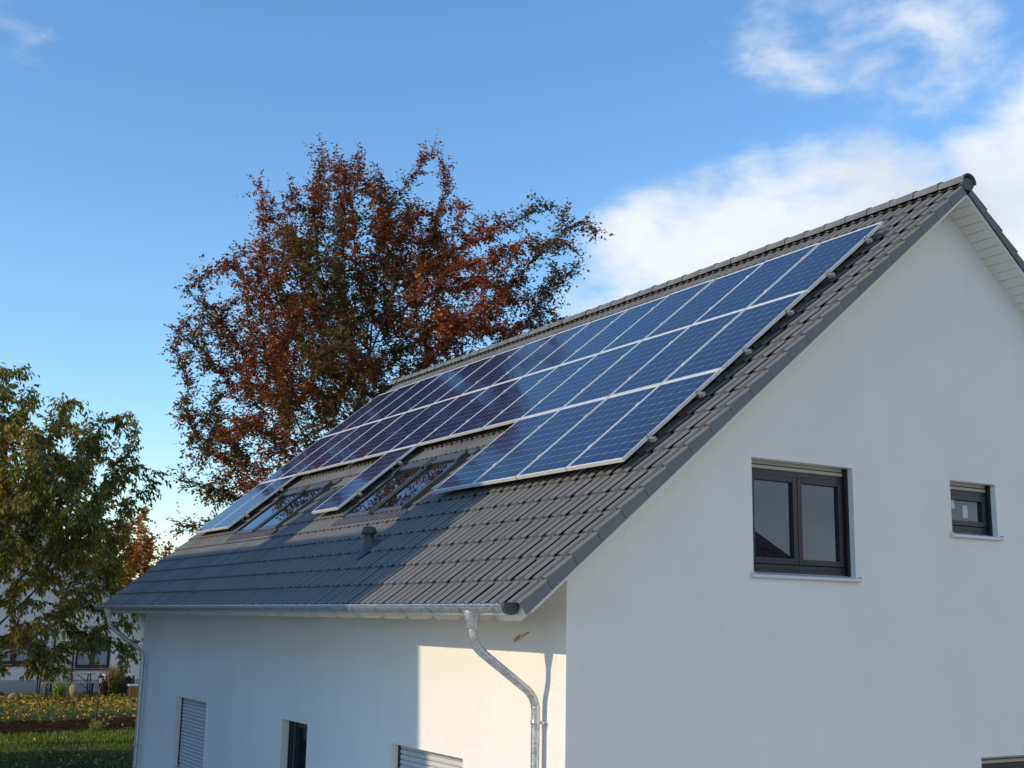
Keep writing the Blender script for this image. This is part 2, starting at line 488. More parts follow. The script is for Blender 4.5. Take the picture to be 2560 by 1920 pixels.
# rear and far gable, plain
zt = roof_z(0.0, NS); za = roof_z(RIDGE_Y, NS)
mb.poly([(WX1, WY1, -0.3), (WX0, WY1, -0.3), (WX0, WY1, zt), (WX1, WY1, zt)])
mb.poly([(WX0, WY1, -0.3), (WX0, WY0, -0.3), (WX0, WY0, zt), (WX0, RIDGE_Y, za), (WX0, WY1, zt)])
hb(mb, 'wall', M['stucco'])

# dark rooms behind the glass
mb = MB()
for u0, u1, z0, z1 in GABLE_HOLES: mb.box(-1.6, -RD - 0.001, u0 - 0.3, u1 + 0.3, z0 - 0.3, z1 + 0.2)
mb.box(-7.4, -5.7, RD + 0.001, 1.6, 0.1, 2.3)
# ---- windows of the gable
def casement(mb, y0, y1, z0, z1, x0, x1, w):
    """a ring of frame bars in the gable plane"""
    mb.box(x0, x1, y0, y0 + w, z0, z1); mb.box(x0, x1, y1 - w, y1, z0, z1)
    mb.box(x0, x1, y0 + w, y1 - w, z0, z0 + w); mb.box(x0, x1, y0 + w, y1 - w, z1 - w, z1)


def gable_window(h, leaves, label):
    y0, y1, z0, z1 = h; X = -0.115
    top = z1 - 0.095                      # lower edge of the rolled-up shutter
    f = MB(); casement(f, y0, y1, z0 + 0.01, top, X - 0.075, X, 0.055)
    f.box(X - 0.075, X + 0.001, y0 + 0.055, y1 - 0.055, z0 + 0.065, z0 + 0.115)     # tall bottom rail
    win = hb(f, 'window', M['anthracite'], 0.004)
    tag(win, label)
    W = (y1 - y0 - 0.11) / leaves
    for i in range(leaves):
        a = y0 + 0.055 + i * W; b = a + W
        s = MB(); casement(s, a + 0.004, b - 0.004, z0 + 0.12, top - 0.052, X - 0.06, X + 0.014, 0.062)
        hb(s, 'sash', M['anthracite'], 0.006, win)
        g = MB(); g.poly([(X - 0.022, a + 0.06, z0 + 0.172), (X - 0.022, b - 0.06, z0 + 0.172), (X - 0.022, b - 0.06, top - 0.105), (X - 0.022, a + 0.06, top - 0.105)])
        hb(g, 'pane', M['glass'], 0, win)
    for yy in ([y0 + 0.17, (y0 + y1) / 2, y1 - 0.2] if leaves > 1 else [y0 + 0.1, y1 - 0.25]):
        dr = MB(); dr.box(X, X + 0.0035, yy - 0.02, yy + 0.02, z0 + 0.052, z0 + 0.066); hb(dr, 'drain_slot', M['gasket'], 0, win)
    sh = MB()
    for k in range(2): sh.prism([(X - 0.05, top + k * 0.05 + 0.004), (X - 0.036 + k * -0.006, top + k * 0.05 + 0.012), (X - 0.036 - k * 0.006, top + k * 0.05 + 0.04), (X - 0.05, top + k * 0.05 + 0.047)], y0 + 0.012, y1 - 0.04, 'y')
    sh2 = MB()
    sh2.v = [(p[0] + 0.04, p[1], p[2]) for p in sh.v]; sh2.f = sh.f; sh2.sm = sh.sm
    hb(sh2, 'shutter_bar', M['shutter_cream'], 0, win)
    for ya, yb in ((y1 - 0.04, y1 - 0.002), (y0 + 0.002, y0 + 0.012)):
        gr = MB(); gr.box(X + 0.001, X + 0.045, ya, yb, z0 + 0.01, z1 - 0.01); hb(gr, 'guide_rail', M['gasket'], 0, win)
    sl = MB()
    sl.prism([(X + 0.003, z0 + 0.03), (0.045, z0 - 0.002), (0.045, z0 - 0.032), (0.038, z0 - 0.032), (0.038, z0 - 0.009), (X + 0.003, z0 + 0.022)], y0 - 0.03, y1 + 0.035, 'y')
    # upstands at both ends
    sl.box(0.0, 0.047, y0 - 0.034, y0 - 0.029, z0 - 0.036, z0 + 0.02); sl.box(0.0, 0.047, y1 + 0.034, y1 + 0.039, z0 - 0.036, z0 + 0.02)
    hb(sl, 'sill', M['sill'], 0, win)
    return win


w1 = gable_window(GABLE_HOLES[0], 2, 'double casement window under the gable')
w2 = gable_window(GABLE_HOLES[1], 1, 'small single casement window in the gable')
w3 = gable_window(GABLE_HOLES[2], 2, 'lower gable window cut by the picture corner')
M['sticker'] = simple('paper_sticker', (0.50, 0.58, 0.60), 0.6)
for ya, yb, za_, zb_ in ((5.44, 5.56, 4.90, 5.07), (5.70, 5.79, 4.80, 4.95)):
    st2 = MB(); st2.box(-0.1366, -0.1356, ya, yb, za_, zb_); hb(st2, 'sticker', M['sticker'], 0, w2)

# ---- windows of the front: two roller shutters down, one narrow window
def front_shutter(h, label):
    x0, x1, z0, z1 = h; Y = 0.105
    f = MB(); f.box(x0, x0 + 0.035, Y - 0.012, Y + 0.06, z0, z1); f.box(x1 - 0.035, x1, Y - 0.012, Y + 0.06, z0, z1)
    f.box(x0 + 0.035, x1 - 0.035, Y + 0.03, Y + 0.05, z0, z1)
    win = hb(f, 'roller_shutter', M['gasket']); tag(win, label)
    prof = [(0.0, 0.0), (-0.012, 0.012), (-0.014, 0.028), (-0.011, 0.044), (0.0, 0.055), (0.012, 0.055), (0.012, 0.0)]
    s = MB(); s.prism(prof, x0 + 0.037, x1 - 0.037, 'x', smooth=False)
    me = s.mesh('slat', M['shutter']); me2 = None
    n = int((z1 - z0 - 0.03) / 0.0585)
    for k in range(n + 1):
        place('slat', me, win, (0, Y + 0.012, z1 - 0.004 - 0.055 - k * 0.0585))
    sl = MB(); sl.prism([(Y + 0.05, z0 + 0.03), (-0.045, z0 - 0.002), (-0.045, z0 - 0.032), (-0.038, z0 - 0.032), (-0.038, z0 - 0.009), (Y + 0.05, z0 + 0.022)], x0 - 0.03, x1 + 0.03, 'x')
    hb(sl, 'sill', M['sill'], 0, win)


front_shutter(FRONT_HOLES[0], 'closed roller shutter near the far end of the front wall')
front_shutter(FRONT_HOLES[2], 'closed roller shutter near the gable corner')
x0, x1, z0, z1 = FRONT_HOLES[1]; Y = 0.11
f = MB()
for a, b, c, d in ((x0, x0 + 0.30, z0, z1), (x1 - 0.05, x1, z0, z1), (x0 + 0.30, x1 - 0.05, z1 - 0.09, z1), (x0 + 0.30, x1 - 0.05, z0, z0 + 0.09)): f.box(a, b, Y, Y + 0.07, c, d)
win = hb(f, 'window', M['anthracite'], 0.005); tag(win, 'narrow dark window in the shaded front wall')
for xa, xb, dy in ((0.02, 0.05, 0.012), (0.12, 0.14, 0.010), (0.26, 0.30, 0.016)):
    g = MB(); g.box(x0 + xa, x0 + xb, Y - dy, Y - 0.001, z0, z1); hb(g, 'guide_rail', M['gasket'], 0, win)
g = MB(); g.poly([(x0 + 0.29, Y + 0.03, z0 + 0.08), (x1 - 0.04, Y + 0.03, z0 + 0.08), (x1 - 0.04, Y + 0.03, z1 - 0.08), (x0 + 0.29, Y + 0.03, z1 - 0.08)])
hb(g, 'pane', M['glass'], 0, win)

# ---- roof: deck, tiles, ridge
roof_me = MB()
TD = NC - 0.105                           # deck level under the tiles
roof_me.poly([(XL + 0.02, S_E + 0.05, TD), (XV - 0.03, S_E + 0.05, TD), (XV - 0.03, S_R, TD), (XL + 0.02, S_R, TD)])
roof = roof_me.build('roof', M['deck'], house, (OX + HL[0], OY + HL[1], OZ), (TH, 0, 0))

TW, TC, TL = 0.30890, 0.344, 0.378        # tile cover width, course, length
DROP = 0.027
A_, B_ = TW / 2 - 0.035, TW - 0.035


RH, RW = 0.050, 0.043                     # height and half width of a roll
FL = -RH                                  # level of the flat pan between the rolls


def hroll(d):
    d = abs(d) / RW
    return RH * math.sqrt(1 - d * d) ** 1.15 if d < 1 else 0.0


us = [0.0]
for c in (A_, B_):
    us += [c - RW, c - 0.95 * RW, c - 0.76 * RW, c - 0.42 * RW, c, c + 0.38 * RW]
    if c == A_: us += [c + 0.70 * RW, c + 0.93 * RW, c + RW]
us += [B_ + 0.80 * RW]
PROF = [(-0.0008, FL - 0.035)] + [(u, hroll(u - A_) + hroll(u - B_) + FL) for u in us]   # the roll beside the joint stays open on its right, like a real interlock


k_ = [j for j, p in enumerate(PROF) if abs(p[0] - (A_ + 0.93 * RW)) < 1e-6][0]
PROF[k_:k_ + 2] = [(A_ + 0.84 * RW, hroll(0.84 * RW) + FL), (A_ + 0.87 * RW, FL - 0.016), (A_ + RW + 0.006, FL - 0.016), (A_ + RW + 0.009, FL)]   # pit added right of the other roll to draw its shaded side darker


def tile_mesh(L, verge=0):
    """roof tile with two rolls; its lower edge sits proud of the course below. verge=+1/-1 adds the side flap"""
    m = MB(); prof = list(PROF)
    if verge > 0: prof = PROF[1:-1] + [(B_ + 0.030, -0.018)]
    n = len(prof)
    vs = [(u, 0.0, h) for u, h in prof] + [(u, L, h - DROP * L / TC) for u, h in prof]
    m.add(vs, [(i, i + 1, n + i + 1, n + i) for i in range(n - 1)], True)
    lo = [(u, 0.0, h) for u, h in prof]
    lo2 = [(u, 0.006, h - 0.024) for u, h in prof]
    m.add(lo + lo2, [(n + i, n + i + 1, i + 1, i) for i in range(n - 1)])
    if verge > 0:
        xr = prof[-1][0]
        m.add([(xr, 0.004, -0.018), (xr + 0.004, 0.0, -0.14), (xr + 0.004, TC - 0.006, -0.14), (xr, TC - 0.002, -0.018 - DROP),
               (xr - 0.014, 0.004, -0.03), (xr - 0.012, 0.0, -0.14), (xr - 0.012, TC - 0.006, -0.14)], [(0, 1, 2, 3), (0, 4, 5, 1), (1, 5, 6, 2)])
    if verge < 0:
        m.add([(0, 0.0, FL), (0, L, FL - DROP), (0, L, -0.15), (0, 0, -0.15)], [(0, 1, 2, 3)])
    return m


NCOL = int(round((XV - XL) / TW)); NROW = 24
X0 = XV - NCOL * TW + 0.002
me_tile = tile_mesh(TL).mesh('roof_tile', M['tile'])
me_short = tile_mesh(0.13).mesh('roof_tile_short', M['tile'])
me_verge = tile_mesh(TL, 1).mesh('verge_tile', M['tile'])
me_vleft = tile_mesh(TL, -1).mesh('verge_tile_left', M['tile'])

PV_A, PV_B = 1.01, 1.669
GROUPS3 = [(0, 4), (7, 8), (12, 14)]       # columns of the lowest panel row


def under_panels(x, s):
    k = (-0.195 - x) / PV_A
    if not (0.15 < k < 13.9) or s < 0.2: return False
    if s > 3 * PV_B - 0.25: return False
    if s < PV_B - 0.15: return any(a + 0.2 < k < b - 0.2 for a, b in GROUPS3)
    return True


cands = []
rest = []
for r in range(NROW):
    s = S_E + r * TC
    for c in range(NCOL):
        x = X0 + c * TW
        short = r == NROW - 1
        if c == NCOL - 1:
            me = me_verge if not short else me_short
            o = place('verge_tile', me, roof, (x, s, NC)); continue
        p = Vector(rp(x + TW / 2, s + TC / 2, NC))
        vis = (not under_panels(x + TW / 2, s + TC / 2)) and c > 0 and not short
        if vis: cands.append(((p - CAM).length, x, s))
        else: rest.append((x, s, short, c == 0))
cands.sort()
for d_, x, s in cands[:300]:
    jit = random.uniform(-1, 1)
    place('roof_tile', me_tile, roof, (x, s + 0.003 * random.uniform(-1, 1), NC + 0.0015 * jit), (0.004 * random.uniform(-1, 1), 0.003 * random.uniform(-1, 1), 0.003 * random.uniform(-1, 1)))
for d_, x, s in cands[300:]: rest.append((x, s, False, False))


def joined(name, items, parent, extra=None):
    """many copies of small meshes as one mesh; items: (mesh, matrix)"""
    m = MB()
    for me, mat in items:
        b = len(m.v)
        m.v += [tuple(mat @ v.co) for v in me.vertices]
        for p in me.polygons: m.f.append(tuple(b + i for i in p.vertices)); m.sm.append(p.use_smooth)
    return m


items = [((me_short if sh else (me_vleft if left else me_tile)), Matrix.Translation((x, s, NC))) for x, s, sh, left in rest]
o = joined('roof_tile_field', items, roof).build('roof_tile_field', M['tile'], roof); tag(o, kind='stuff')

# far slope: mirrored frame
far = MB()
far.poly([(XL + 0.02, S_E + 0.05, TD), (XV - 0.03, S_E + 0.05, TD), (XV - 0.03, S_R, TD), (XL + 0.02, S_R, TD)])
rear = far.build('rear_roof', M['deck'], house, (OX - 2 * 0 + (XL + XV) + HL[0], 2 * RIDGE_Y - OY + HL[1], OZ), (TH, 0, math.pi))
# in this frame x runs the other way, so right verge tiles sit at the low end
fx0 = XL
vf = MB()
n = len(PROF)
flap = MB()
flap.add([(0, 0.004, -0.018), (0, 0, -0.14), (0, TC - 0.006, -0.14), (0, TC - 0.002, -0.018 - DROP)], [(3, 2, 1, 0)])
base = tile_mesh(TL)
base.v = [(-v[0] + TW, v[1], v[2]) for v in base.v]; base.f = [tuple(reversed(f)) for f in base.f]
base.add([(TW - B_ - 0.031, 0.004, -0.018), (TW - B_ - 0.035, 0, -0.14), (TW - B_ - 0.035, TC - 0.006, -0.14), (TW - B_ - 0.031, TC - 0.002, -0.018 - DROP), (TW - B_ - 0.02, 0.0, -0.14), (TW - B_ - 0.02, 0.004, -0.03)],
         [(3, 2, 1, 0), (0, 1, 4, 5)])
me_vfar = base.mesh('verge_tile_rear', M['tile'])
for r in range(NROW - 1):
    place('verge_tile', me_vfar, rear, (XL - 0.004, S_E + r * TC, NC))
items = [(me_tile, Matrix.Translation((XL + TW + c * TW, S_E + r * TC, NC))) for r in range(NROW - 1) for c in range(NCOL - 1)]
o = joined('t', items, rear).build('roof_tile_field', M['tile'], rear); tag(o, kind='stuff')

# ridge caps
RP_, RR = 0.375, 0.118
def cap_mesh():
    m = MB(); n = 12; vs = []; st = [(-0.006, RR + 0.004), (0.03, RR + 0.004), (0.032, RR - 0.004), (RP_ + 0.03, RR - 0.012)]
    for x, r in st:
        for k in range(n + 1):
            a = math.radians(-12 + 204 * k / n); vs.append((-x, r * math.cos(a), r * 0.86 * math.sin(a)))
    m.add(vs, [(i * (n + 1) + k, i * (n + 1) + k + 1, (i + 1) * (n + 1) + k + 1, (i + 1) * (n + 1) + k) for i in range(3) for k in range(n)], True)
    lip = [(0.006, (RR - 0.012) * math.cos(math.radians(-12 + 204 * k / n)), (RR - 0.012) * 0.86 * math.sin(math.radians(-12 + 204 * k / n))) for k in range(n + 1)]
    m.add(vs[:n + 1] + lip, [(k, n + 1 + k, n + 2 + k, k + 1) for k in range(n)])
    return m
me_cap = cap_mesh().mesh('ridge_tile', M['tile'])
x = XV + 0.03; k = 0
while x > XL - 0.1:
    place('ridge_tile', me_cap, house, (x + HL[0], RIDGE_Y + HL[1] + 0.004 * random.uniform(-1, 1), RIDGE_Z - 0.045 + 0.003 * random.uniform(-1, 1)), (0, 0.006, 0)); x -= RP_
m = MB(); pts = [(XV + 0.012, RIDGE_Y + 0.105 * math.cos(math.radians(a)), RIDGE_Z - 0.075 + 0.075 * math.sin(math.radians(a))) for a in range(0, 360, 24)]
m.poly(pts); m.add(pts + [(XV - 0.02, p[1], p[2]) for p in pts], [(i, (i + 1) % 15, 15 + (i + 1) % 15, 15 + i) for i in range(15)])
m.lathe([(0.0, 0), (0.02, 0), (0.02, 0.012), (0, 0.012)], (XV + 0.02, RIDGE_Y - 0.1, RIDGE_Z - 0.04), 8)
hb(m, 'ridge_end_disc', M['plastic_dark'])
m = MB(); m.prism([(RIDGE_Y - 0.09, RIDGE_Z - 0.10), (RIDGE_Y, RIDGE_Z - 0.03), (RIDGE_Y + 0.09, RIDGE_Z - 0.10)], XL, XV - 0.02, 'x')
hb(m, 'ridge_batten', M['deck'])

# ---- gable soffit boards and barge boards, eave soffit, rafter tails
def soffit_board(frame, x_in, x_out, s0, w):
    m = MB(); m.box(min(x_in, x_out), max(x_in, x_out), 0, w, 0, 0.016)
    return m
SB = 0.128
me_sb = MB(); me_sb.box(0.0, XV - 0.035, 0.0, SB - 0.006, 0.0, 0.016); me_sb = me_sb.mesh('soffit_board', M['white_wood'])
S_A = (RIDGE_Y - OY + NS * ST) / CT
nb = int((S_A - S_E - 0.12) / SB)
for i in range(nb):                        # rear slope: the boards that show behind the verge
    s = S_A - (i + 1) * SB
    if i < 24: place('soffit_board', me_sb, rear, (XL + 0.035, s, NS))
    if i < 24: place('soffit_board', me_sb, roof, (0.0, s, NS))
m = MB()
for i in range(24, nb):
    s = S_A - (i + 1) * SB; m.box(0.0, XV - 0.035, s, s + SB - 0.006, NS, NS + 0.016)
o = m.build('soffit_boarding', M['white_wood'], roof); tag(o, kind='stuff')
m = MB()
for i in range(24, nb):
    s = S_A - (i + 1) * SB; m.box(XL + 0.035, XL + XV, s, s + SB - 0.006, NS, NS + 0.016)
o = m.build('soffit_boarding', M['white_wood'], rear); tag(o, kind='stuff')
m = MB(); m.box(XV - 0.034, XV - 0.016, S_E + 0.07, S_A - 0.0, NS - 0.004, NS + 0.03); m.build('barge_board', M['white_wood'], roof)
m = MB(); m.box(XL + 0.016, XL + 0.034, S_E + 0.07, S_A - 0.0, NS - 0.004, NS + 0.03); m.build('barge_board', M['white_wood'], rear)
m = MB(); m.poly([(XL + 0.03, S_E + 0.10, NS + 0.03), (XV - 0.03, S_E + 0.10, NS + 0.03), (XV - 0.03, S_E + 1.1, NS + 0.03), (XL + 0.03, S_E + 1.1, NS + 0.03)])
m.build('eave_soffit', M['white_wood'], roof)
y_f = -0.70
tail = [(-0.66, 3.60), (-0.575, 3.515), (-0.385, 3.515), (-0.28, 3.60), (0.02, roof_z(0.02, NS - 0.09)), (0.02, roof_z(0.02, NS + 0.025)), (-0.66, roof_z(-0.66, NS + 0.025))]
me_tail = MB(); me_tail.prism(tail, -0.04, 0.04, 'x'); me_tail = me_tail.mesh('rafter_tail', M['white_wood'])
x = -0.20
while x > WX0 - 0.35:
    place('rafter_tail', me_tail, house, (x + HL[0], HL[1], 0)); x -= 0.6
m = MB(); m.box(XL + 0.05, XV - 0.06, -0.705, -0.685, 3.57, roof_z(-0.69, NC - 0.05)); hb(m, 'fascia_board', M['white_wood'])

# ---- gutter, brackets, downpipes
GY, GZ, GR = -0.79, 3.64, 0.074
def half_round(m, r, x0, x1, nseg=14):
    vs = []
    for x in (x0, x1):
        for k in range(nseg + 1):
            a = math.pi + math.pi * k / nseg; vs.append((x, GY + r * math.cos(a), GZ + r * math.sin(a)))
    m.add(vs, [(k, k + 1, nseg + 2 + k, nseg + 1 + k) for k in range(nseg)], True)
gx0, gx1 = -15.10, XV - 0.10
m = MB(); xs_ = np.linspace(gx0, gx1, 6)
half_round(m, GR, gx0, gx1); half_round(m, GR - 0.004, gx0, gx1)
m.tube([(gx0, GY - GR, GZ + 0.006), (gx1, GY - GR, GZ + 0.006)], 0.011, 8)
gut = hb(m, 'gutter', M['zinc'])
for xx in (gx0 + 0.002, gx1 + 0.0):
    m = MB()
    pts = [(xx, GY + (GR + 0.002) * math.cos(a), GZ + (GR + 0.002) * math.sin(a)) for a in np.linspace(math.pi, 2 * math.pi, 14)]
    pts.append((xx, GY + GR, GZ + 0.03)); pts.append((xx, GY - GR, GZ + 0.03))
    n = len(pts); w = 0.055
    m.add(pts + [(p[0] + w, p[1], p[2]) for p in pts], [(i, (i + 1) % n, n + (i + 1) % n, n + i) for i in range(n)]); m.poly([(p[0] + w, p[1], p[2]) for p in pts]); m.poly(list(reversed(pts)))
    hb(m, 'end_cap', M['endcap'], 0.004, gut)
def bracket_mesh():
    m = MB(); n = 12; vs = []
    for x in (-0.014, 0.014):
        for k in range(n + 1):
            a = math.pi * 0.93 + math.pi * 1.07 * k / n; vs.append((x, (GR + 0.005) * math.cos(a), (GR + 0.005) * math.sin(a)))
    m.add(vs, [(k, k + 1, n + 2 + k, n + 1 + k) for k in range(n)], True)
    m.box(-0.014, 0.014, GR + 0.002, GR + 0.007, -0.005, 0.012)
    m.tube([(-0.014, -GR - 0.0, 0.004), (0.014, -GR - 0.0, 0.004)], 0.0145, 8)
    return m
me_br = bracket_mesh().mesh('bracket', M['zinc'])
x = 0.12
while x > gx0:
    place('bracket', me_br, gut, (x, GY, GZ)); x -= 0.6

def bend(pts, r=0.1, n=6):
    """rounds the corners of a polyline"""
    pts = [Vector(p) for p in pts]; out = [pts[0]]
    for i in range(1, len(pts) - 1):
        a = pts[i] + (pts[i - 1] - pts[i]).normalized() * r; b = pts[i] + (pts[i + 1] - pts[i]).normalized() * r
        for k in range(n + 1):
            t = k / n; out.append(a * (1 - t) ** 2 + pts[i] * 2 * t * (1 - t) + b * t * t)
    out.append(pts[-1])
    return out
def downpipe(x, zlow, zelb):
    m = MB()
    m.tube(bend([(x, GY + 0.01, 3.47), (x, GY + 0.01, 3.30), (x, -0.095, zelb), (x, -0.095, zlow)], 0.13, 7), 0.04, 14)
    dp = hb(m, 'downpipe', M['zinc'])
    f = MB(); f.lathe([(0.078, 0.13), (0.076, 0.07), (0.050, -0.02), (0.048, -0.035), (0.043, -0.036)], (x, GY, 3.475), 18)
    hb(f, 'outlet_funnel', M['zinc'], 0, dp)
    s = MB(); s.lathe([(0.0415, 0.0), (0.0445, 0.003), (0.0445, 0.018), (0.0415, 0.02)], (x, -0.095, zelb - 0.22), 14)
    s.lathe([(0.0415, 0.0), (0.0435, 0.002), (0.0435, 0.012), (0.0415, 0.014)], (x, -0.095, zelb - 0.10), 14)
    d = (Vector((x, -0.095, zelb)) - Vector((x, GY + 0.01, 3.30))).normalized(); p = Vector((x, GY + 0.01, 3.30)) + d * 0.14
    s.tube([p, p + d * 0.012], 0.0435, 14)
    hb(s, 'pipe_seam', M['zinc'], 0, dp)
    for zz in (zelb - 0.24, zelb - 1.7):
        c = MB(); c.lathe([(0.041, 0), (0.047, 0.0), (0.047, 0.03), (0.041, 0.03)], (x, -0.095, zz), 14)
        c.tube([(x + 0.03, -0.06, zz + 0.015), (x + 0.05, 0.0, zz + 0.015)], 0.006, 6); c.box(x + 0.035, x + 0.06, -0.055, -0.04, zz + 0.002, zz + 0.028)
        hb(c, 'pipe_clamp', M['zinc'], 0, dp)
downpipe(-0.355, 0.0, 2.83)
downpipe(-14.16, 0.0, 2.80)

# ---- skylights
def skylight(x0, x1, label):
    s0, s1 = -0.14, 1.12; m = MB(); nb_, nt = NC - 0.05, NC + 0.045; w = 0.042
    m.box(x0, x0 + w, s0, s1, nb_, nt); m.box(x1 - w, x1, s0, s1, nb_, nt)
    m.box(x0 + w, x1 - w, s0, s0 + 0.10, nb_, nt - 0.025); m.box(x0 + w, x1 - w, s1 - 0.12, s1, nb_, nt + 0.012)
    o = m.build('skylight', M['skyframe'], house, (HL[0], OY + HL[1], OZ), (TH, 0, 0), bevel=0.012); tag(o, label)
    g = MB(); n = nt - 0.022; g.poly([(x0 + w - 0.01, s0 + 0.09, n), (x1 - w + 0.01, s0 + 0.09, n), (x1 - w + 0.01, s1 - 0.11, n), (x0 + w - 0.01, s1 - 0.11, n)])
    g.build('pane', M['skyglass'], o)
    for q in ((x0 + w, x0 + w + 0.010, s0 + 0.10, s1 - 0.135), (x1 - w - 0.010, x1 - w, s0 + 0.10, s1 - 0.135), (x0 + w, x1 - w, s1 - 0.135, s1 - 0.12)):
        t = MB(); t.box(*q, n, nt - 0.004); t.build('glazing_bead', M['gasket'], o)
    for xa, xb in ((x0 - 0.012, x0 + 0.05), (x1 - 0.05, x1 + 0.012)):
        h = MB(); h.box(xa, xb, s1 - 0.22, s1 + 0.01, nt - 0.01, nt + 0.03); h.build('hinge_cover', M['plastic_dark'], o, bevel=0.012)
    return o
def flashing(x0, x1):
    m = MB(); a, b = x0 - 0.16, x1 + 0.16
    n_ = 60; vs = []
    for j, s in enumerate((-0.15, -0.30)):
        for i in range(n_ + 1):
            xx = a + (b - a) * i / n_; u = (xx - X0) % TW
            vs.append((xx, s, NC + 0.006 + 0.65 * (hroll(u - A_) + hroll(u - B_) - RH) + (0.012 if j == 0 else 0.004)))
    m.add(vs, [(i, n_ + 1 + i, n_ + 2 + i, i + 1) for i in range(n_)], True)
    m.box(x0 - 0.10, x0 - 0.005, -0.14, 1.2, NC - 0.08, NC - 0.03); m.box(x1 + 0.005, x1 + 0.10, -0.14, 1.2, NC - 0.08, NC - 0.03)
    m.box(x0 - 0.10, x1 + 0.10, 1.12, 1.26, NC - 0.06, NC + 0.012)
    m.build('skylight_flashing', M['lead'], house, (HL[0], OY + HL[1], OZ), (TH, 0, 0))
for (a, b), nm in (((-6.95, -4.98), 'middle'), ((-11.80, -9.68), 'far')):
    c = (a + b) / 2
    skylight(a, c - 0.045, 'left skylight of the %s pair' % nm); skylight(c + 0.045, b, 'right skylight of the %s pair' % nm)
    m = MB(); m.box(c - 0.043, c + 0.043, -0.16, 1.1, NC - 0.04, NC + 0.02); m.build('skylight_mullion', M['gasket'], house, (HL[0], OY + HL[1], OZ), (TH, 0, 0))
    flashing(a, b)

# ---- roof vent
bx, by, bz = rp(-4.60, -0.98, NC)
m = MB()
m.lathe([(0.058, -0.05), (0.058, 0.13)], (0, 0, 0.04), 18)
vent = m.build('roof_vent', M['plastic_dark'], house, (bx + HL[0], by + HL[1], bz)); tag(vent, 'dark vent pipe with a stepped cap')
m = MB(); m.lathe([(0.060, 0.0), (0.098, 0.015), (0.098, 0.045), (0.085, 0.055), (0.085, 0.085), (0.075, 0.10), (0.0, 0.112)], (0, 0, 0.15), 20); m.build('vent_cap', M['plastic_dark'], vent)
m = MB()   # skirt that follows the slope
n_ = 18; vs = []
for r, off in ((0.062, 0.11), (0.075, 0.05), (0.15, 0.0)):
    for k in range(n_):
        a = 2 * math.pi * k / n_; yy = r * math.sin(a) * (1.15 if off == 0 else 1)
        vs.append((r * math.cos(a), yy, off + (yy * ST / CT if off < 0.1 else 0) - (0.02 if off == 0 else 0)))
m.add(vs, [(i * n_ + k, i * n_ + (k + 1) % n_, (i + 1) * n_ + (k + 1) % n_, (i + 1) * n_ + k) for i in range(2) for k in range(n_)], True)
m.build('vent_skirt', M['plastic_dark'], vent)

# ---- orange cable end hanging out of the front wall
m = MB(); m.tube(bend([(-0.64, 0.0, 3.408), (-0.645, -0.03, 3.402), (-0.70, -0.035, 3.375), (-0.735, -0.04, 3.38), (-0.80, -0.035, 3.345), (-0.86, -0.03, 3.318), (-0.855, -0.028, 3.338), (-0.80, -0.03, 3.362), (-0.75, -0.035, 3.385)], 0.012, 3), 0.0055, 8)
o = m.build('orange_cable', M['orange']); tag(o, 'short orange cable loop poking out of the wall under the eave', 'cable')

# ------------------------------------------------------------------ solar panels
PW, PH = 0.990, 1.650
def frame_mesh():
    m = MB(); w = 0.012; t0, t1 = -0.038, 0.0
    m.box(0, w, 0, PH, t0, t1); m.box(PW - w, PW, 0, PH, t0, t1); m.box(w, PW - w, 0, w, t0, t1); m.box(w, PW - w, PH - w, PH, t0, t1)
    return m
me_frame = frame_mesh().mesh('frame', M['alu'])
m = MB(); m.poly([(0.011, 0.011, -0.0045), (PW - 0.011, 0.011, -0.0045), (PW - 0.011, PH - 0.011, -0.0045), (0.011, PH - 0.011, -0.0045)])
m.poly([(0.011, PH - 0.011, -0.008), (PW - 0.011, PH - 0.011, -0.008), (PW - 0.011, 0.011, -0.008), (0.011, 0.011, -0.008)])
me_back = m.mesh('backsheet', M['backsheet'])
CS, CG = 0.1540, 0.0050
cx0 = (PW - 6 * CS - 5 * CG) / 2; cy0 = (PH - 10 * CS - 9 * CG) / 2
CH = 0.006
m = MB(); m.poly([(CH, 0, 0), (CS - CH, 0, 0), (CS, CH, 0), (CS, CS - CH, 0), (CS - CH, CS, 0), (CH, CS, 0), (0, CS - CH, 0), (0, CH, 0)])
me_cell = m.mesh('cell', M['cell'])
spots = [(cx0 + i * (CS + CG), cy0 + j * (CS + CG), -0.0035) for j in range(10) for i in range(6)]
me_cells = joined('c', [(me_cell, Matrix.Translation(p)) for p in spots], None).mesh('cells', M['cell'])
ORD = ['first', 'second', 'third', 'fourth', 'fifth', 'sixth', 'seventh', 'eighth', 'ninth', 'tenth', 'eleventh', 'twelfth', 'thirteenth', 'fourteenth']


def solar_panel(k, row, label):
    """k: column counted from the gable, row 0 at the bottom"""
    x = -0.195 - (k + 1) * PV_A + 0.01; s = row * PV_B + 0.0
    o = empty('solar_panel', rp(x, s, 0.002 * random.uniform(-1, 1)), (TH + 0.0015 * random.uniform(-1, 1), 0.0015 * random.uniform(-1, 1), 0))
    tag(o, label, 'solar panel', 'solar panels on the roof')
    place('frame', me_frame, o); place('backsheet', me_back, o)
    if (k < 4) or (row == 0 and k < 4) or (row == 1 and k < 5):
        for p in spots: place('cell', me_cell, o, p)
    else:
        c = place('cell_grid', me_cells, o); tag(c, kind='stuff')


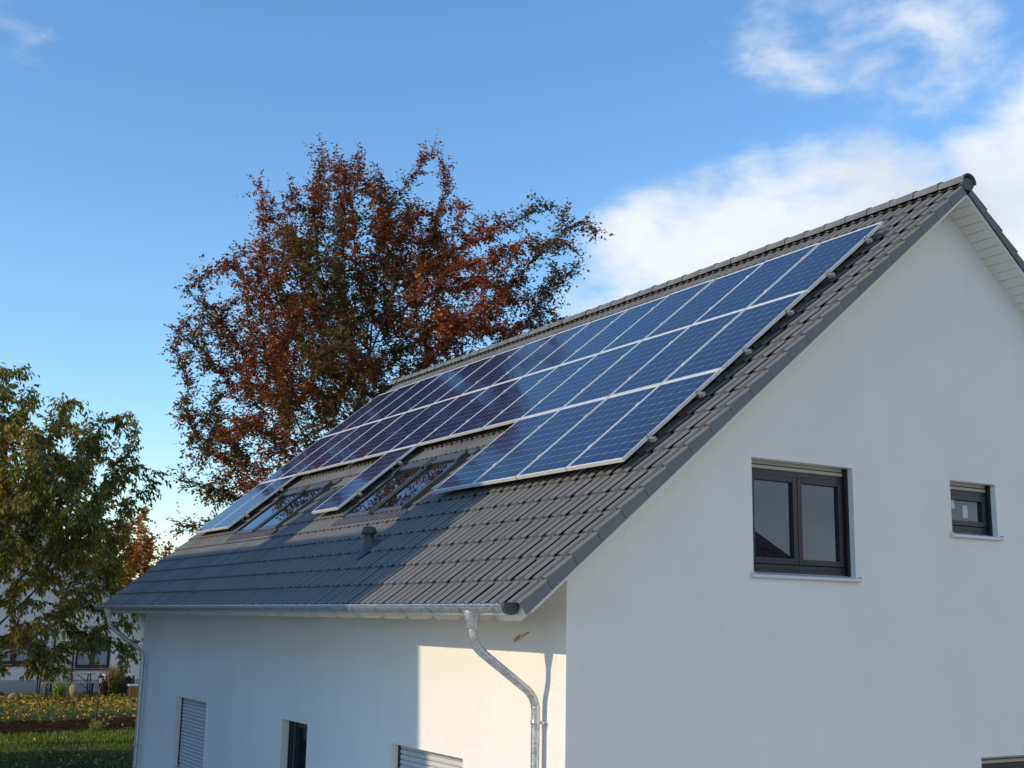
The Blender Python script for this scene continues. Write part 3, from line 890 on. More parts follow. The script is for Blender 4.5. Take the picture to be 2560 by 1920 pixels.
for k in range(14): solar_panel(k, 2, '%s solar panel from the gable in the top row' % ORD[k])
for k in range(14): solar_panel(k, 1, '%s solar panel from the gable in the middle row' % ORD[k])
for k in range(4): solar_panel(k, 0, '%s solar panel from the gable in the bottom row of four' % ORD[k])
solar_panel(7, 0, 'lone solar panel standing between the two pairs of skylights')
solar_panel(12, 0, 'bottom solar panel just left of the far skylights')
solar_panel(13, 0, 'lowest leftmost solar panel at the far end of the roof')

rack = empty('panel_mounting_rack', rp(-7.3, 2.0, NC))
tag(rack, 'aluminium rails, clamps and hooks carrying the solar panels', 'mounting rack')
def radd(mb, name, mat, bevel=0):
    o = mb.build(name, mat, rack); o.matrix_parent_inverse = Matrix.Identity(4)
    o.location = Vector((OX, OY, OZ)) - rack.location; o.rotation_euler = (TH, 0, 0)
    return o
hook = MB(); hook.box(-0.017, 0.017, -0.03, 0.0, -0.145, -0.08); hook.box(-0.017, 0.017, -0.03, 0.09, -0.15, -0.144); hook.box(-0.017, 0.017, -0.035, -0.028, -0.11, -0.045)
me_hook = hook.mesh('roof_hook', M['steel'])
clamp = MB(); clamp.box(0.0, 0.012, -0.022, 0.022, -0.042, 0.004); clamp.box(-0.008, 0.004, -0.022, 0.022, 0.0005, 0.0045); clamp.lathe([(0, 0.012), (0.008, 0.012), (0.008, 0.004)], (0.004, 0, 0), 8)
me_clamp = clamp.mesh('end_clamp', M['steel'])
mid = MB(); mid.box(-0.018, 0.018, -0.03, 0.03, 0.0005, 0.005); mid.lathe([(0, 0.010), (0.007, 0.010), (0.007, 0.004)], (0, 0, 0), 8)
me_mid = mid.mesh('mid_clamp', M['alu'])
for row, spans in ((2, [(0, 14)]), (1, [(0, 14)]), (0, GROUPS3)):
    for a, b in spans:
        xr, xl = -0.195 - a * PV_A + 0.055, -0.195 - b * PV_A - 0.05
        for fr in (0.25, 0.75):
            s = row * PV_B + PH * fr
            m = MB(); m.box(xl, xr, s - 0.02, s + 0.02, -0.079, -0.0395); radd(m, 'mounting_rail', M['alu_dark'])
            m = MB(); m.box(xr, xr + 0.006, s - 0.021, s + 0.021, -0.080, -0.039); radd(m, 'rail_end_cap', M['steel'])
            for xx in (-0.195 - a * PV_A + 0.0,):
                o = place('end_clamp', me_clamp, rack, Vector(rp(xx, s, 0)) - rack.location, (TH, 0, 0))
            for k in range(a + 1, b):
                if k < 9: place('mid_clamp', me_mid, rack, Vector(rp(-0.195 - k * PV_A, s, 0.001)) - rack.location, (TH, 0, 0))
            for q in np.arange(xr - 0.35, xl, -1.2):
                place('roof_hook', me_hook, rack, Vector(rp(q, s, 0)) - rack.location, (TH, 0, 0))

# ------------------------------------------------------------------ neighbouring houses
M['brown_tile'] = tile_mat('brown_clay_tile', (0.13, 0.065, 0.038), 0.6)
M['old_plaster'] = stucco('old_white_plaster', (0.76, 0.75, 0.73), 60.0, 0.6)
M['rough_base'] = stucco('rough_grey_base', (0.42, 0.42, 0.41), 18.0, 0.9)
M['brown_wood'] = simple('brown_window_wood', (0.055, 0.028, 0.016), 0.5, var=0.2, vscale=8)
M['dark_pipe'] = simple('dark_brown_pipe', (0.03, 0.022, 0.018), 0.4)
M['red_board'] = simple('red_brown_board', (0.16, 0.055, 0.03), 0.6, var=0.2, vscale=6)


def wavy_tiles(mb, W_, L_, cw=0.22, cl=0.33):
    """rows of plain curved tiles on a slope, in slope coordinates"""
    nr, nc = int(L_ / cl), int(W_ / cw)
    for r in range(nr):
        for c in range(nc):
            x0 = c * cw; s0 = r * cl
            vs = []
            for s, dz in ((s0, 0.045), (s0 + cl + 0.04, 0.015)):
                for q in range(5):
                    u = q / 4; vs.append((x0 + u * cw, s, dz + 0.035 * math.sin(math.pi * u)))
            mb.add(vs, [(i, i + 1, 6 + i, 5 + i) for i in range(4)])
            mb.add([vs[i] for i in range(5)] + [(v[0], v[1], v[2] - 0.03) for v in vs[:5]], [(5 + i, 6 + i, i + 1, i) for i in range(4)])


def gable_house(name, label, x0, x1, y0, y1, ze, pitch, mat_wall, axis='x', chimneys=(), over=0.3, zb=-0.2, tiles=True, windows=()):
    """house with ridge along x; chimneys: (x0, x1, y0, y1, top)"""
    h = empty(name, ((x0 + x1) / 2, (y0 + y1) / 2, max(zb, 0))); tag(h, label, 'house')
    L = -h.location
    yr = (y0 + y1) / 2; zr = ze + (yr - y0) * math.tan(pitch)
    m = MB()
    m.poly([(x0, y0, zb), (x1, y0, zb), (x1, y0, ze), (x0, y0, ze)]); m.poly([(x1, y1, zb), (x0, y1, zb), (x0, y1, ze), (x1, y1, ze)])
    m.poly([(x1, y0, zb), (x1, y1, zb), (x1, y1, ze), (x1, yr, zr), (x1, y0, ze)]); m.poly([(x0, y1, zb), (x0, y0, zb), (x0, y0, ze), (x0, yr, zr), (x0, y1, ze)])
    m.build('wall', mat_wall, h, L)
    sl = (yr - y0 + over) / math.cos(pitch)
    for sgn in (1, -1):
        r = MB(); r.box(0, x1 - x0 + 0.2, 0, sl, -0.10, 0.0)
        rf = r.build('roof', M['brown_tile'], h, (L.x + (x0 - 0.1 if sgn > 0 else x1 + 0.1), L.y + (y0 - over if sgn > 0 else y1 + over), L.z + ze - over * math.tan(pitch) + 0.1), (pitch, 0, 0 if sgn > 0 else math.pi))
        if tiles:
            t = MB(); wavy_tiles(t, x1 - x0 + 0.2, sl); o = t.build('roof_tile_field', M['brown_tile'], rf); tag(o, kind='stuff')
    rc = MB(); rc.tube([(x0 - 0.12, yr, zr + 0.12), (x1 + 0.12, yr, zr + 0.12)], 0.12, 10); rc.build('ridge_cap', M['brown_tile'], h, L)
    for a, b, c, d, zt in chimneys:
        ch = MB(); ch.box(a, b, c, d, zr - 1.2, zt - 0.12); o = ch.build('chimney', M['old_plaster'], h, L)
        ch = MB(); ch.box(a - 0.06, b + 0.06, c - 0.06, d + 0.06, zt - 0.12, zt); ch.build('chimney_cap', M['brown_tile'], h, L)
    for (face, u0, u1, z0, z1) in windows:
        m = MB(); g = MB()
        if face == 'n':
            for q in ((u0, u0 + .08, z0, z1), (u1 - .08, u1, z0, z1), (u0, u1, z0 - 0.001, z0 + .08), (u0, u1, z1 - .08, z1 + 0.001)): m.box(q[0], q[1], y1 + 0.001, y1 + 0.05, q[2], q[3])
            g.poly([(u1 - .07, y1 + 0.02, z0 + .07), (u0 + .07, y1 + 0.02, z0 + .07), (u0 + .07, y1 + 0.02, z1 - .07), (u1 - .07, y1 + 0.02, z1 - .07)])
        else:
            for q in ((u0, u0 + .08, z0, z1), (u1 - .08, u1, z0, z1), (u0, u1, z0 - 0.001, z0 + .08), (u0, u1, z1 - .08, z1 + 0.001)): m.box(x1 + 0.001, x1 + 0.05, q[0], q[1], q[2], q[3])
            g.poly([(x1 + 0.02, u0 + .07, z0 + .07), (x1 + 0.02, u1 - .07, z0 + .07), (x1 + 0.02, u1 - .07, z1 - .07), (x1 + 0.02, u0 + .07, z1 - .07)])
        w = m.build('window', M['white_wood'], h, L); g.build('pane', M['glass'], w)
    return h


# the house to the south whose shadow lies on the front wall and the lower roof
TAN = math.tan(SUN_EL)
gable_house('south_house', 'tall neighbour house to the south shading the white house', -17.3, -4.10, -16.5, -8.0, 6.4, math.radians(38.5), M['old_plaster'],
            chimneys=((-5.85, -4.10, -12.9, -12.1, 10.72), (-10.55, -9.45, -12.9, -12.1, 11.45)), over=0.0,
            windows=(('n', -15, -13.8, 1, 2.2), ('n', -12, -10.8, 1, 2.2), ('n', -8, -6.8, 1, 2.2), ('n', -15, -13.8, 3.8, 5), ('n', -8, -6.8, 3.8, 5), ('e', -13.2, -12, 3.8, 5)), tiles=False)
gable_house('shade_block', 'added low block, out of view, shading the left garden', -22.2, -17.3, -11.0, -6.2, 2.9, math.radians(35), M['old_plaster'], over=0.1, tiles=False)  # unseen building added only to cast shade over the near garden strip
# the house whose roof shows in the gable window's reflection
eh = empty('east_house', (16, 12, 0)); tag(eh, 'brown hip roofed house mirrored in the gable window', 'house')
EX0, EX1, EY0, EY1, EZ = 12.0, 20.0, 5.0, 18.1, 3.3
m = MB(); m.box(EX0 + 0.4, EX1 - 0.4, EY0 + 0.4, EY1 - 0.4, -0.2, EZ + 0.1); m.build('wall', M['old_plaster'], eh, (-16, -12, 0))
m = MB(); A1, A2 = (16, EY0 + 4, EZ + 4.2), (16, EY1 - 4, EZ + 4.2)
c1, c2, c3, c4 = (EX0, EY0, EZ), (EX0, EY1, EZ), (EX1, EY1, EZ), (EX1, EY0, EZ)
m.poly([c1, A1, A2, c2]); m.poly([c2, A2, c3]); m.poly([c3, A2, A1, c4]); m.poly([c4, A1, c1]); m.poly([c1, c2, c3, c4])
rf = m.build('roof', M['brown_tile'], eh, (-16, -12, 0))
m = MB()
pit = math.atan2(4.2, 4.0); cl = 0.36
for r_ in range(int(math.hypot(4.2, 4.0) / cl)):     # courses of the slope that faces the white house
    u0 = r_ * cl; f0 = u0 / math.hypot(4.2, 4.0); ya, yb = EY0 + 4 * f0, EY1 - 4 * f0
    nn = int((yb - ya) / 0.25)
    for c_ in range(nn):
        vs = []
        for uu, dz in ((u0, 0.06), (u0 + cl + 0.04, 0.02)):
            for q in range(4):
                t_ = q / 3; n_ = dz + 0.04 * math.sin(math.pi * t_)
                vs.append((EX0 + uu * math.cos(pit) - n_ * math.sin(pit), yb - 0.02 - (c_ + t_) * 0.25, EZ + uu * math.sin(pit) + n_ * math.cos(pit)))
        m.add(vs, [(i, i + 1, 5 + i, 4 + i) for i in range(3)]); m.add(vs[:4] + [(v[0] + 0.02, v[1], v[2] - 0.03) for v in vs[:4]], [(4 + i, 5 + i, i + 1, i) for i in range(3)])
o = m.build('roof_tile_field', M['brown_tile'], rf); tag(o, kind='stuff')
m = MB()
for a_, b_ in ((c1, A1), (c2, A2), (c3, A2), (c4, A1), (A1, A2)): m.tube([a_, b_], 0.12, 8)
m.build('hip_cap', M['brown_tile'], rf)


# ---- the white neighbour behind the left tree
NX = -36.8; NB = 0.72
nh = empty('neighbour_house', (NX - 5, 0.0, NB)); tag(nh, 'older white house with brown windows behind the left tree', 'house')
NL = -nh.location
NYR, NYL, NZE = 5.9, -5.6, 3.22
NYC = (NYR + NYL) / 2; NPT = math.radians(39)
NZR = NZE + (NYR - NYC) * math.tan(NPT)
NWIN = [(3.42, 4.66, 1.52, 2.66), (0.62, 2.05, 1.66, 2.66), (-3.2, -1.9, 1.60, 2.70)]
m = MB(); PN = lambda u, z, d: (NX - d, u, z)
wall_grid(m, [NYL, NYC, NYR], lambda u: NZE + (NYR - NYC - abs(u - NYC)) * math.tan(NPT), NWIN, PN, 0.2, None, NB - 0.3)
m.poly([(NX, NYR, NB - 0.3), (NX - 10, NYR, NB - 0.3), (NX - 10, NYR, NZE), (NX, NYR, NZE)])
m.poly([(NX - 10, NYL, NB - 0.3), (NX, NYL, NB - 0.3), (NX, NYL, NZE), (NX - 10, NYL, NZE)])
m.build('wall', M['old_plaster'], nh, NL)
m = MB(); m.box(NX + 0.001, NX + 0.03, NYL, NYR, NB - 0.3, NB + 0.42); m.build('plinth', M['rough_base'], nh, NL)
for sg in (1, -1):
    m = MB(); sl = (NYR - NYC + 0.5) / math.cos(NPT); m.box(-0.4, 10.4, 0, sl, -0.06, 0.06)
    rf = m.build('roof', M['brown_tile'], nh, (NL.x + (NX if sg > 0 else NX - 10), NL.y + (NYC + sg * (NYR - NYC + 0.5)), NL.z + NZE - 0.5 * math.tan(NPT) + 0.12), (NPT, 0, math.pi if sg > 0 else 0))
    m = MB(); m.box(-0.43 if sg > 0 else 10.4, -0.40 if sg > 0 else 10.43, 0, sl, -0.16, 0.08); m.build('barge_board', M['red_board'], rf)
    m = MB(); wavy_tiles(m, 10.6, sl, 0.3, 0.36); o = m.build('roof_tile_field', M['brown_tile'], rf); tag(o, kind='stuff')
for i, (y0, y1, z0, z1) in enumerate(NWIN):
    X = NX - 0.08; f = MB(); casement(f, y0, y1, z0, z1, X - 0.05, X, 0.09); c = (y0 + y1) / 2; f.box(X - 0.05, X + 0.002, c - 0.075, c + 0.075, z0 + 0.09, z1 - 0.09)
    w = f.build('window', M['brown_wood'], nh, NL)
    for a, b in ((y0 + 0.09, c - 0.075), (c + 0.075, y1 - 0.09)):
        g = MB(); g.poly([(X - 0.03, a, z0 + 0.09), (X - 0.03, b, z0 + 0.09), (X - 0.03, b, z1 - 0.09), (X - 0.03, a, z1 - 0.09)]); g.build('pane', M['glass'], w)
        cu = MB(); nn = 16
        vs = [(X - 0.026 + 0.006 * math.sin(k * 2.2), a + 0.02 + (b - a - 0.04) * k / nn, z) for z in (z0 + 0.13, z0 + 0.13 + 0.5 * (z1 - z0 - 0.2)) for k in range(nn + 1)]
        cu.add(vs, [(k, k + 1, nn + 2 + k, nn + 1 + k) for k in range(nn)], True); cu.build('curtain', M['curtain'], w)
    s = MB(); s.box(NX - 0.02, NX + 0.06, y0 - 0.05, y1 + 0.05, z0 - 0.05, z0 - 0.005); s.build('sill', M['brown_wood'], w)
m = MB(); m.box(NX + 0.001, NX + 0.035, 2.62, 4.7, 2.72, 2.77); m.build('lintel_board', M['white_wood'], nh, NL)
for k in range(16):
    m = MB(); m.prism([(NX + 0.002, 0.0), (NX + 0.03, 0.0), (NX + 0.012, 0.118), (NX + 0.002, 0.118)], 2.72, 3.28, 'y')
    m.build('cladding_board', M['white_wood'], nh, (NL.x, NL.y, NL.z + 0.78 + k * 0.121))
for yy, zt_ in ((2.66, 2.9), (3.34, 2.62)):
    m = MB(); m.tube([(NX + 0.06, yy, NB), (NX + 0.06, yy, zt_)], 0.035, 8); m.build('drain_pipe', M['dark_pipe'], nh, NL)

# ------------------------------------------------------------------ trees
def grow_tree(lobes, base, seed, n_attr, step, kill, infl, trunk_h, tip=0.0075):
    r = np.random.default_rng(seed)
    L = np.array([l[:4] for l in lobes]); ds = np.array([l[4] for l in lobes])
    vol = L[:, 3] ** 2.1 * ds; cnt = np.maximum((n_attr * vol / vol.sum()).astype(int), 6)
    pts = []
    for (x, y, z, rad), c in zip(L, cnt):
        d = r.normal(size=(c, 3)); d /= np.linalg.norm(d, axis=1, keepdims=True)
        pts.append(np.array([x, y, z]) + d * rad * (r.random((c, 1)) ** (1 / 2.4)))
    A = np.concatenate(pts)
    A = A[A[:, 2] > base[2] + 0.9]
    N = [np.array(base, float)]; par = [-1]
    c = A.mean(0)
    # trunk towards the crown
    h = 0
    while h < trunk_h:
        p = N[-1]; t = np.array([c[0], c[1], p[2] + 6.0]) - p; t /= np.linalg.norm(t); t = t * np.array([1, 1, 1]) + r.normal(size=3) * 0.05
        N.append(p + t / np.linalg.norm(t) * step); par.append(len(N) - 2); h += step
    Narr = np.array(N)
    dist = np.full(len(A), 1e9); near = np.zeros(len(A), int)
    def upd(i0):
        nonlocal dist, near
        D = np.linalg.norm(A[:, None, :] - Narr[None, i0:, :], axis=2); j = D.argmin(1); dm = D[np.arange(len(A)), j]
        w = dm < dist; dist = np.where(w, dm, dist); near = np.where(w, j + i0, near)
    upd(0)
    for it in range(160):
        if len(A) == 0: break
        act = dist < (infl if it > 14 else 1e9)
        if not act.any(): break
        dirs = A[act] - Narr[near[act]]; dirs /= np.linalg.norm(dirs, axis=1, keepdims=True) + 1e-9
        nd = np.unique(near[act]); idx = np.searchsorted(nd, near[act])
        acc = np.zeros((len(nd), 3)); np.add.at(acc, idx, dirs)
        acc += r.normal(size=acc.shape) * 0.12 + np.array([0, 0, 0.04])
        acc /= np.linalg.norm(acc, axis=1, keepdims=True) + 1e-9
        new = Narr[nd] + acc * step
        i0 = len(Narr); Narr = np.concatenate([Narr, new]); par += nd.tolist()
        upd(i0)
        keep = dist > kill
        A, dist, near = A[keep], dist[keep], near[keep]
    par = np.array(par); n = len(Narr)
    rad = np.zeros(n); P = 2.35
    kids = np.zeros(n, int)
    for i in range(n - 1, 0, -1):
        if kids[i] == 0: rad[i] = tip ** P
        rad[par[i]] += rad[i]; kids[par[i]] += 1
    rad = rad ** (1 / P)
    return Narr, par, rad, kids


def branch_mesh(name, N, par, rad, mat, sides=5):
    idx = np.arange(1, len(N)); a = N[par[idx]]; b = N[idx]; ra = np.minimum(rad[par[idx]], rad[idx] * 1.6); rb = rad[idx]
    d = b - a; d /= np.linalg.norm(d, axis=1, keepdims=True) + 1e-9
    ref = np.where(np.abs(d[:, 2:3]) > 0.9, np.array([[1.0, 0, 0]]), np.array([[0, 0, 1.0]]))
    u = np.cross(d, ref); u /= np.linalg.norm(u, axis=1, keepdims=True); w = np.cross(d, u)
    ang = 2 * math.pi * np.arange(sides) / sides
    ring = u[:, None, :] * np.cos(ang)[None, :, None] + w[:, None, :] * np.sin(ang)[None, :, None]
    va = a[:, None, :] + ring * ra[:, None, None]; vb = b[:, None, :] + ring * rb[:, None, None]
    V = np.concatenate([va, vb], 1).reshape(-1, 3); m = len(idx); base = (np.arange(m) * 2 * sides)[:, None]
    k = np.arange(sides)[None, :]; k2 = (np.arange(sides)[None, :] + 1) % sides
    F = np.stack([base + k, base + k2, base + sides + k2, base + sides + k], -1).reshape(-1)
    return np_mesh(name, V, F, 4, mat, smooth=True)


def leaf_mesh(name, P, D, Nn, length, width, tint, mat, fold=0.25):
    """P base points, D leaf directions, Nn leaf normals"""
    D = D / np.linalg.norm(D, axis=1, keepdims=True)
    Sd = np.cross(D, Nn); Sd /= np.linalg.norm(Sd, axis=1, keepdims=True) + 1e-9; U = np.cross(Sd, D)
    l = length[:, None]; w = width[:, None]
    v0 = P; v1 = P + D * l * 0.45 + Sd * w * 0.5 + U * w * fold; v2 = P + D * l - U * l * 0.10; v3 = P + D * l * 0.45 - Sd * w * 0.5 + U * w * fold
    V = np.stack([v0, v1, v2, v3], 1).reshape(-1, 3); n = len(P); b = (np.arange(n) * 4)[:, None]
    F = (b + np.array([[0, 1, 2, 0, 2, 3]])).reshape(-1)
    return np_mesh(name, V, F, 3, mat, [('tint', 'FACE', np.repeat(tint, 2))])


def lowfreq(P, seed, scale):
    r = np.random.default_rng(seed); v = np.zeros(len(P))
    for k in range(7):
        w = r.normal(size=3) * scale * (1 + 0.35 * k); v += np.sin(P @ w + r.random() * 6.28) / (1 + 0.35 * k)
    return v / 2.6


BEECH = [(-26.36, 8.29, 17.49, 1.21, 1), (-27.19, 7.55, 16.33, 1.68, 1), (-25.42, 9.22, 16.15, 1.89, 1), (-25.47, 11.45, 16.45, 1.49, 1), (-24.06, 12.99, 15.52, 1.53, 0.8), (-22.98, 14.75, 15.69, 1.09, 0.7), (-26.0, 6.42, 13.67, 2.12, 1), (-27.36, 9.76, 14.1, 2.66, 1), (-23.86, 11.29, 13.56, 2.12, 0.9), (-24.35, 14.45, 14.16, 1.31, 0.95), (-24.33, 13.52, 12.91, 1.23, 0.9), (-27.47, 5.19, 12.09, 1.66, 1), (-24.81, 6.77, 10.93, 2.42, 1), (-27.0, 10.58, 11.77, 2.66, 0.9), (-24.65, 11.92, 11.81, 1.53, 1.1), (-28.3, 5.88, 9.69, 1.7, 1), (-25.82, 6.91, 8.6, 2.24, 1), (-27.51, 5.04, 7.74, 1.02, 0.9), (-28.09, 6.51, 7.01, 1.57, 1), (-29.42, 9.25, 12.3, 2.63, 0.8), (-27.86, 12.25, 15.33, 2.07, 0.7), (-26.5, 7.94, 18.51, 0.49, 0.8), (-26.58, 7.73, 18.91, 0.28, 0.8), (-26.35, 9.09, 18.64, 0.28, 0.7), (-25.02, 11.21, 18.82, 0.41, 0.7), (-25.06, 11.14, 19.17, 0.26, 0.8), (-25.15, 11.83, 18.28, 0.36, 0.6), (-22.92, 14.85, 17.23, 0.41, 0.7), (-23.36, 14.73, 17.47, 0.26, 0.7), (-22.36, 15.68, 16.32, 0.41, 0.8), (-22.13, 16.01, 16.53, 0.2, 0.9), (-27.15, 6.17, 17.01, 0.51, 0.9), (-27.26, 5.85, 17.33, 0.26, 1), (-27.7, 4.41, 14.13, 0.46, 0.9), (-27.74, 4.26, 13.72, 0.38, 0.9), (-27.87, 3.8, 12.63, 0.38, 0.9), (-27.93, 3.59, 12.22, 0.2, 1), (-27.76, 4.19, 9.33, 0.64, 0.8), (-27.77, 4.18, 7.7, 0.51, 0.8), (-27.77, 4.17, 6.1, 0.51, 0.8), (-22.65, 15.26, 14.73, 0.45, 0.6), (-22.86, 14.94, 13.36, 0.51, 0.6)]
CHERRY = [(-19.43, -2.32, 8.15, 1.06, 1), (-20.06, -3.39, 7.22, 1.96, 1), (-19.27, -1.27, 7.6, 1.06, 1), (-19.48, -0.22, 7.63, 0.73, 0.9), (-18.84, -1.71, 5.91, 1.89, 1), (-19.53, 0.03, 6.35, 1.08, 0.9), (-18.9, 0.54, 7.17, 0.43, 0.7), (-19.52, -2.99, 5.0, 2.12, 1), (-19.21, -0.91, 4.29, 1.54, 1), (-19.5, 0.15, 4.79, 0.88, 0.9), (-18.53, -1.67, 3.16, 1.03, 0.9), (-18.56, -0.74, 2.83, 0.66, 1), (-19.11, 0.53, 3.45, 0.58, 0.8), (-19.5, -2.81, 3.22, 1.44, 0.9), (-19.24, 0.82, 2.56, 0.37, 0.8), (-21.3, -1.27, 5.64, 1.85, 0.8), (-19.41, -2.13, 8.81, 0.34, 0.7), (-19.35, -1.73, 8.99, 0.15, 0.9), (-18.92, 0.47, 8.19, 0.29, 0.8), (-18.84, 0.77, 7.56, 0.17, 0.9), (-18.94, 1.19, 6.67, 0.24, 0.7), (-18.7, -0.92, 2.41, 0.38, 1)]
ORANGE = [(-50.92, 8.53, 7.39, 1.03, 0.9), (-50.84, 8.84, 8.19, 0.62, 0.8), (-51.12, 9.75, 6.09, 1.25, 0.8), (-50.53, 8.0, 5.62, 1.63, 1), (-50.43, 10.38, 5.71, 0.82, 0.7), (-51.2, 7.35, 6.38, 1.24, 0.9), (-50.83, 8.9, 4.9, 1.44, 1)]

M['bark'] = simple('grey_bark', (0.085, 0.072, 0.060), 0.9, var=0.35, vscale=5, bump=0.5, bscale=18)
M['leaf_beech'] = leaf_mat('copper_beech_leaf', [(0.0, (0.085, 0.10, 0.024)), (0.18, (0.20, 0.155, 0.034)), (0.40, (0.20, 0.085, 0.028)), (0.62, (0.27, 0.066, 0.026)), (0.82, (0.46, 0.095, 0.03)), (1.0, (0.56, 0.20, 0.04))], 0.35)
M['leaf_cherry'] = leaf_mat('cherry_leaf', [(0.0, (0.075, 0.095, 0.024)), (0.3, (0.155, 0.165, 0.032)), (0.55, (0.26, 0.24, 0.042)), (0.8, (0.46, 0.35, 0.06)), (1.0, (0.54, 0.26, 0.055))], 0.45)
M['leaf_orange'] = leaf_mat('orange_autumn_leaf', [(0.0, (0.34, 0.14, 0.03)), (0.5, (0.60, 0.25, 0.05)), (1.0, (0.75, 0.36, 0.07))], 0.45)


def tree(name, label, lobes, base, seed, n_attr, step, kill, infl, trunk_h, mat, per, spray, lsize, droop, tintf, rmax=0.019, group=None):
    N, par, rad, kids = grow_tree(lobes, base, seed, n_attr, step, kill, infl, trunk_h)
    o = empty(name, base); tag(o, label, 'tree', group)
    L = Vector(base)
    Nl = N - np.array(base)
    trunk = place('trunk', branch_mesh('trunk', Nl, par, rad, M['bark']), o)
    r = np.random.default_rng(seed + 1)
    tips = np.where(rad < rmax)[0]
    tips = tips[tips > 3]
    d = Nl[tips] - Nl[par[tips]]; d /= np.linalg.norm(d, axis=1, keepdims=True) + 1e-9
    # short twigs that carry the leaves
    k = per
    tp = np.repeat(Nl[tips], k, 0); td = np.repeat(d, k, 0); n = len(tp)
    td = td + r.normal(size=(n, 3)) * 0.75 + np.array([0, 0, -0.05 - 0.5 * droop]); td /= np.linalg.norm(td, axis=1, keepdims=True)
    tp = tp - np.repeat(d, k, 0) * r.random((n, 1)) * step
    tl = spray * (0.45 + 0.75 * r.random((n, 1)))
    tw = MBnp(tp, td, tl, 0.0035)
    place('twigs', np_mesh('twigs', tw[0], tw[1], 3, M['bark']), o)
    q = 10; f = (np.arange(q) + 0.6) / q
    f = np.repeat(f[None, :], n, 0) + r.normal(size=(n, q)) * 0.05
    P = (tp[:, None, :] + td[:, None, :] * (tl * f)[:, :, None]).reshape(-1, 3)
    P = P + np.array([0, 0, -1.0]) * (droop * 0.12 * (f.reshape(-1, 1) ** 2))
    T = np.repeat(td, q, 0); n = len(P)
    side = np.cross(T, np.array([0, 0, 1.0])); side /= np.linalg.norm(side, axis=1, keepdims=True) + 1e-9
    sg = np.where(np.arange(n) % 2, 1, -1)[:, None]
    Ld = T * 0.55 + side * sg * (0.8 - 0.35 * droop) + r.normal(size=(n, 3)) * 0.3 + np.array([0, 0, -1.0]) * droop * 1.15
    Nn = np.array([0, 0, 1.0]) + r.normal(size=(n, 3)) * (0.55 + 0.5 * droop)
    P = P + r.normal(size=P.shape) * 0.02
    keep = r.random(n) < 0.9
    P, Ld, Nn = P[keep], Ld[keep], Nn[keep]; n = len(P)
    ln = lsize[0] * (0.7 + 0.6 * r.random(n)); wd = ln * lsize[1] * (0.8 + 0.4 * r.random(n))
    tint = np.clip(tintf(P + np.array(base), r), 0, 1)
    c = place('crown', leaf_mesh('crown', P, Ld, Nn, ln, wd, tint, mat), o)
    return o, n


def MBnp(p, d, l, rad):
    """three-sided spikes"""
    u = np.cross(d, np.array([0.3, 0.2, 0.93])); u /= np.linalg.norm(u, axis=1, keepdims=True) + 1e-9; w = np.cross(d, u)
    a = [p + (u * math.cos(t) + w * math.sin(t)) * rad for t in (0, 2.09, 4.19)]
    V = np.stack(a + [p + d * l], 1).reshape(-1, 3); b = (np.arange(len(p)) * 4)[:, None]
    return V, (b + np.array([[0, 1, 3, 1, 2, 3, 2, 0, 3]])).reshape(-1)


_, nl1 = tree('beech_tree', 'tall copper beech with rust red leaves behind the roof', BEECH, (-25.8, 9.5, 0.5), 11, 2600, 0.34, 0.52, 1.8, 4.6, M['leaf_beech'], 10, 0.60, (0.112, 0.62), 0.1,
     lambda P, r: 0.40 + 0.36 * lowfreq(P, 5, 0.55) + 0.16 * lowfreq(P, 8, 1.8) + 0.19 * r.normal(size=len(P)) + 0.028 * (P[:, 2] - 11.5))
_, nl2 = tree('cherry_tree', 'green and yellow drooping cherry tree at the left edge', CHERRY, (-19.7, -3.0, 0.4), 23, 1500, 0.24, 0.33, 1.2, 1.8, M['leaf_cherry'], 6, 0.40, (0.13, 0.40), 0.7,
     lambda P, r: 0.56 + 0.22 * lowfreq(P, 15, 0.8) + 0.14 * lowfreq(P, 18, 2.2) + 0.17 * r.normal(size=len(P)))
_, nl3 = tree('maple_tree', 'small orange autumn tree seen past the eave', ORANGE, (-50.8, 8.9, 0.7), 31, 700, 0.4, 0.55, 2.0, 2.0, M['leaf_orange'], 11, 0.5, (0.15, 0.7), 0.2,
     lambda P, r: 0.5 + 0.2 * lowfreq(P, 25, 0.8) + 0.2 * r.normal(size=len(P)))
print('leaves', nl1, nl2, nl3)

# ------------------------------------------------------------------ the garden at the left
def gz(x, y): return float(ground_z(np.array(x), np.array(y)))
M['soil'] = simple('dark_soil', (0.034, 0.022, 0.013), 1.0, var=0.6, vscale=5, bump=1.0, bscale=9, spec=0.0)
m = MB()
xs_ = np.linspace(-26.9, -24.2, 9); ys_ = np.linspace(-6, 9, 60); vs = []
for i, xx in enumerate(xs_):
    for yy in ys_:
        e = math.sin(math.pi * i / 8); vs.append((xx + 0.16 * math.sin(yy * 1.1 + 0.3 * i) + 0.10 * random.random(), yy, gz(xx, yy) - 0.03 + e * (0.06 + 0.03 * math.sin(yy * 4 + i) + 0.10 * random.random())))
m.add(vs, [(i * 60 + k, (i + 1) * 60 + k, (i + 1) * 60 + k + 1, i * 60 + k + 1) for i in range(8) for k in range(59)], True)
o = m.build('soil_bed', M['soil']); tag(o, 'strip of freshly dug dark soil across the lawn', None, None, 'structure')

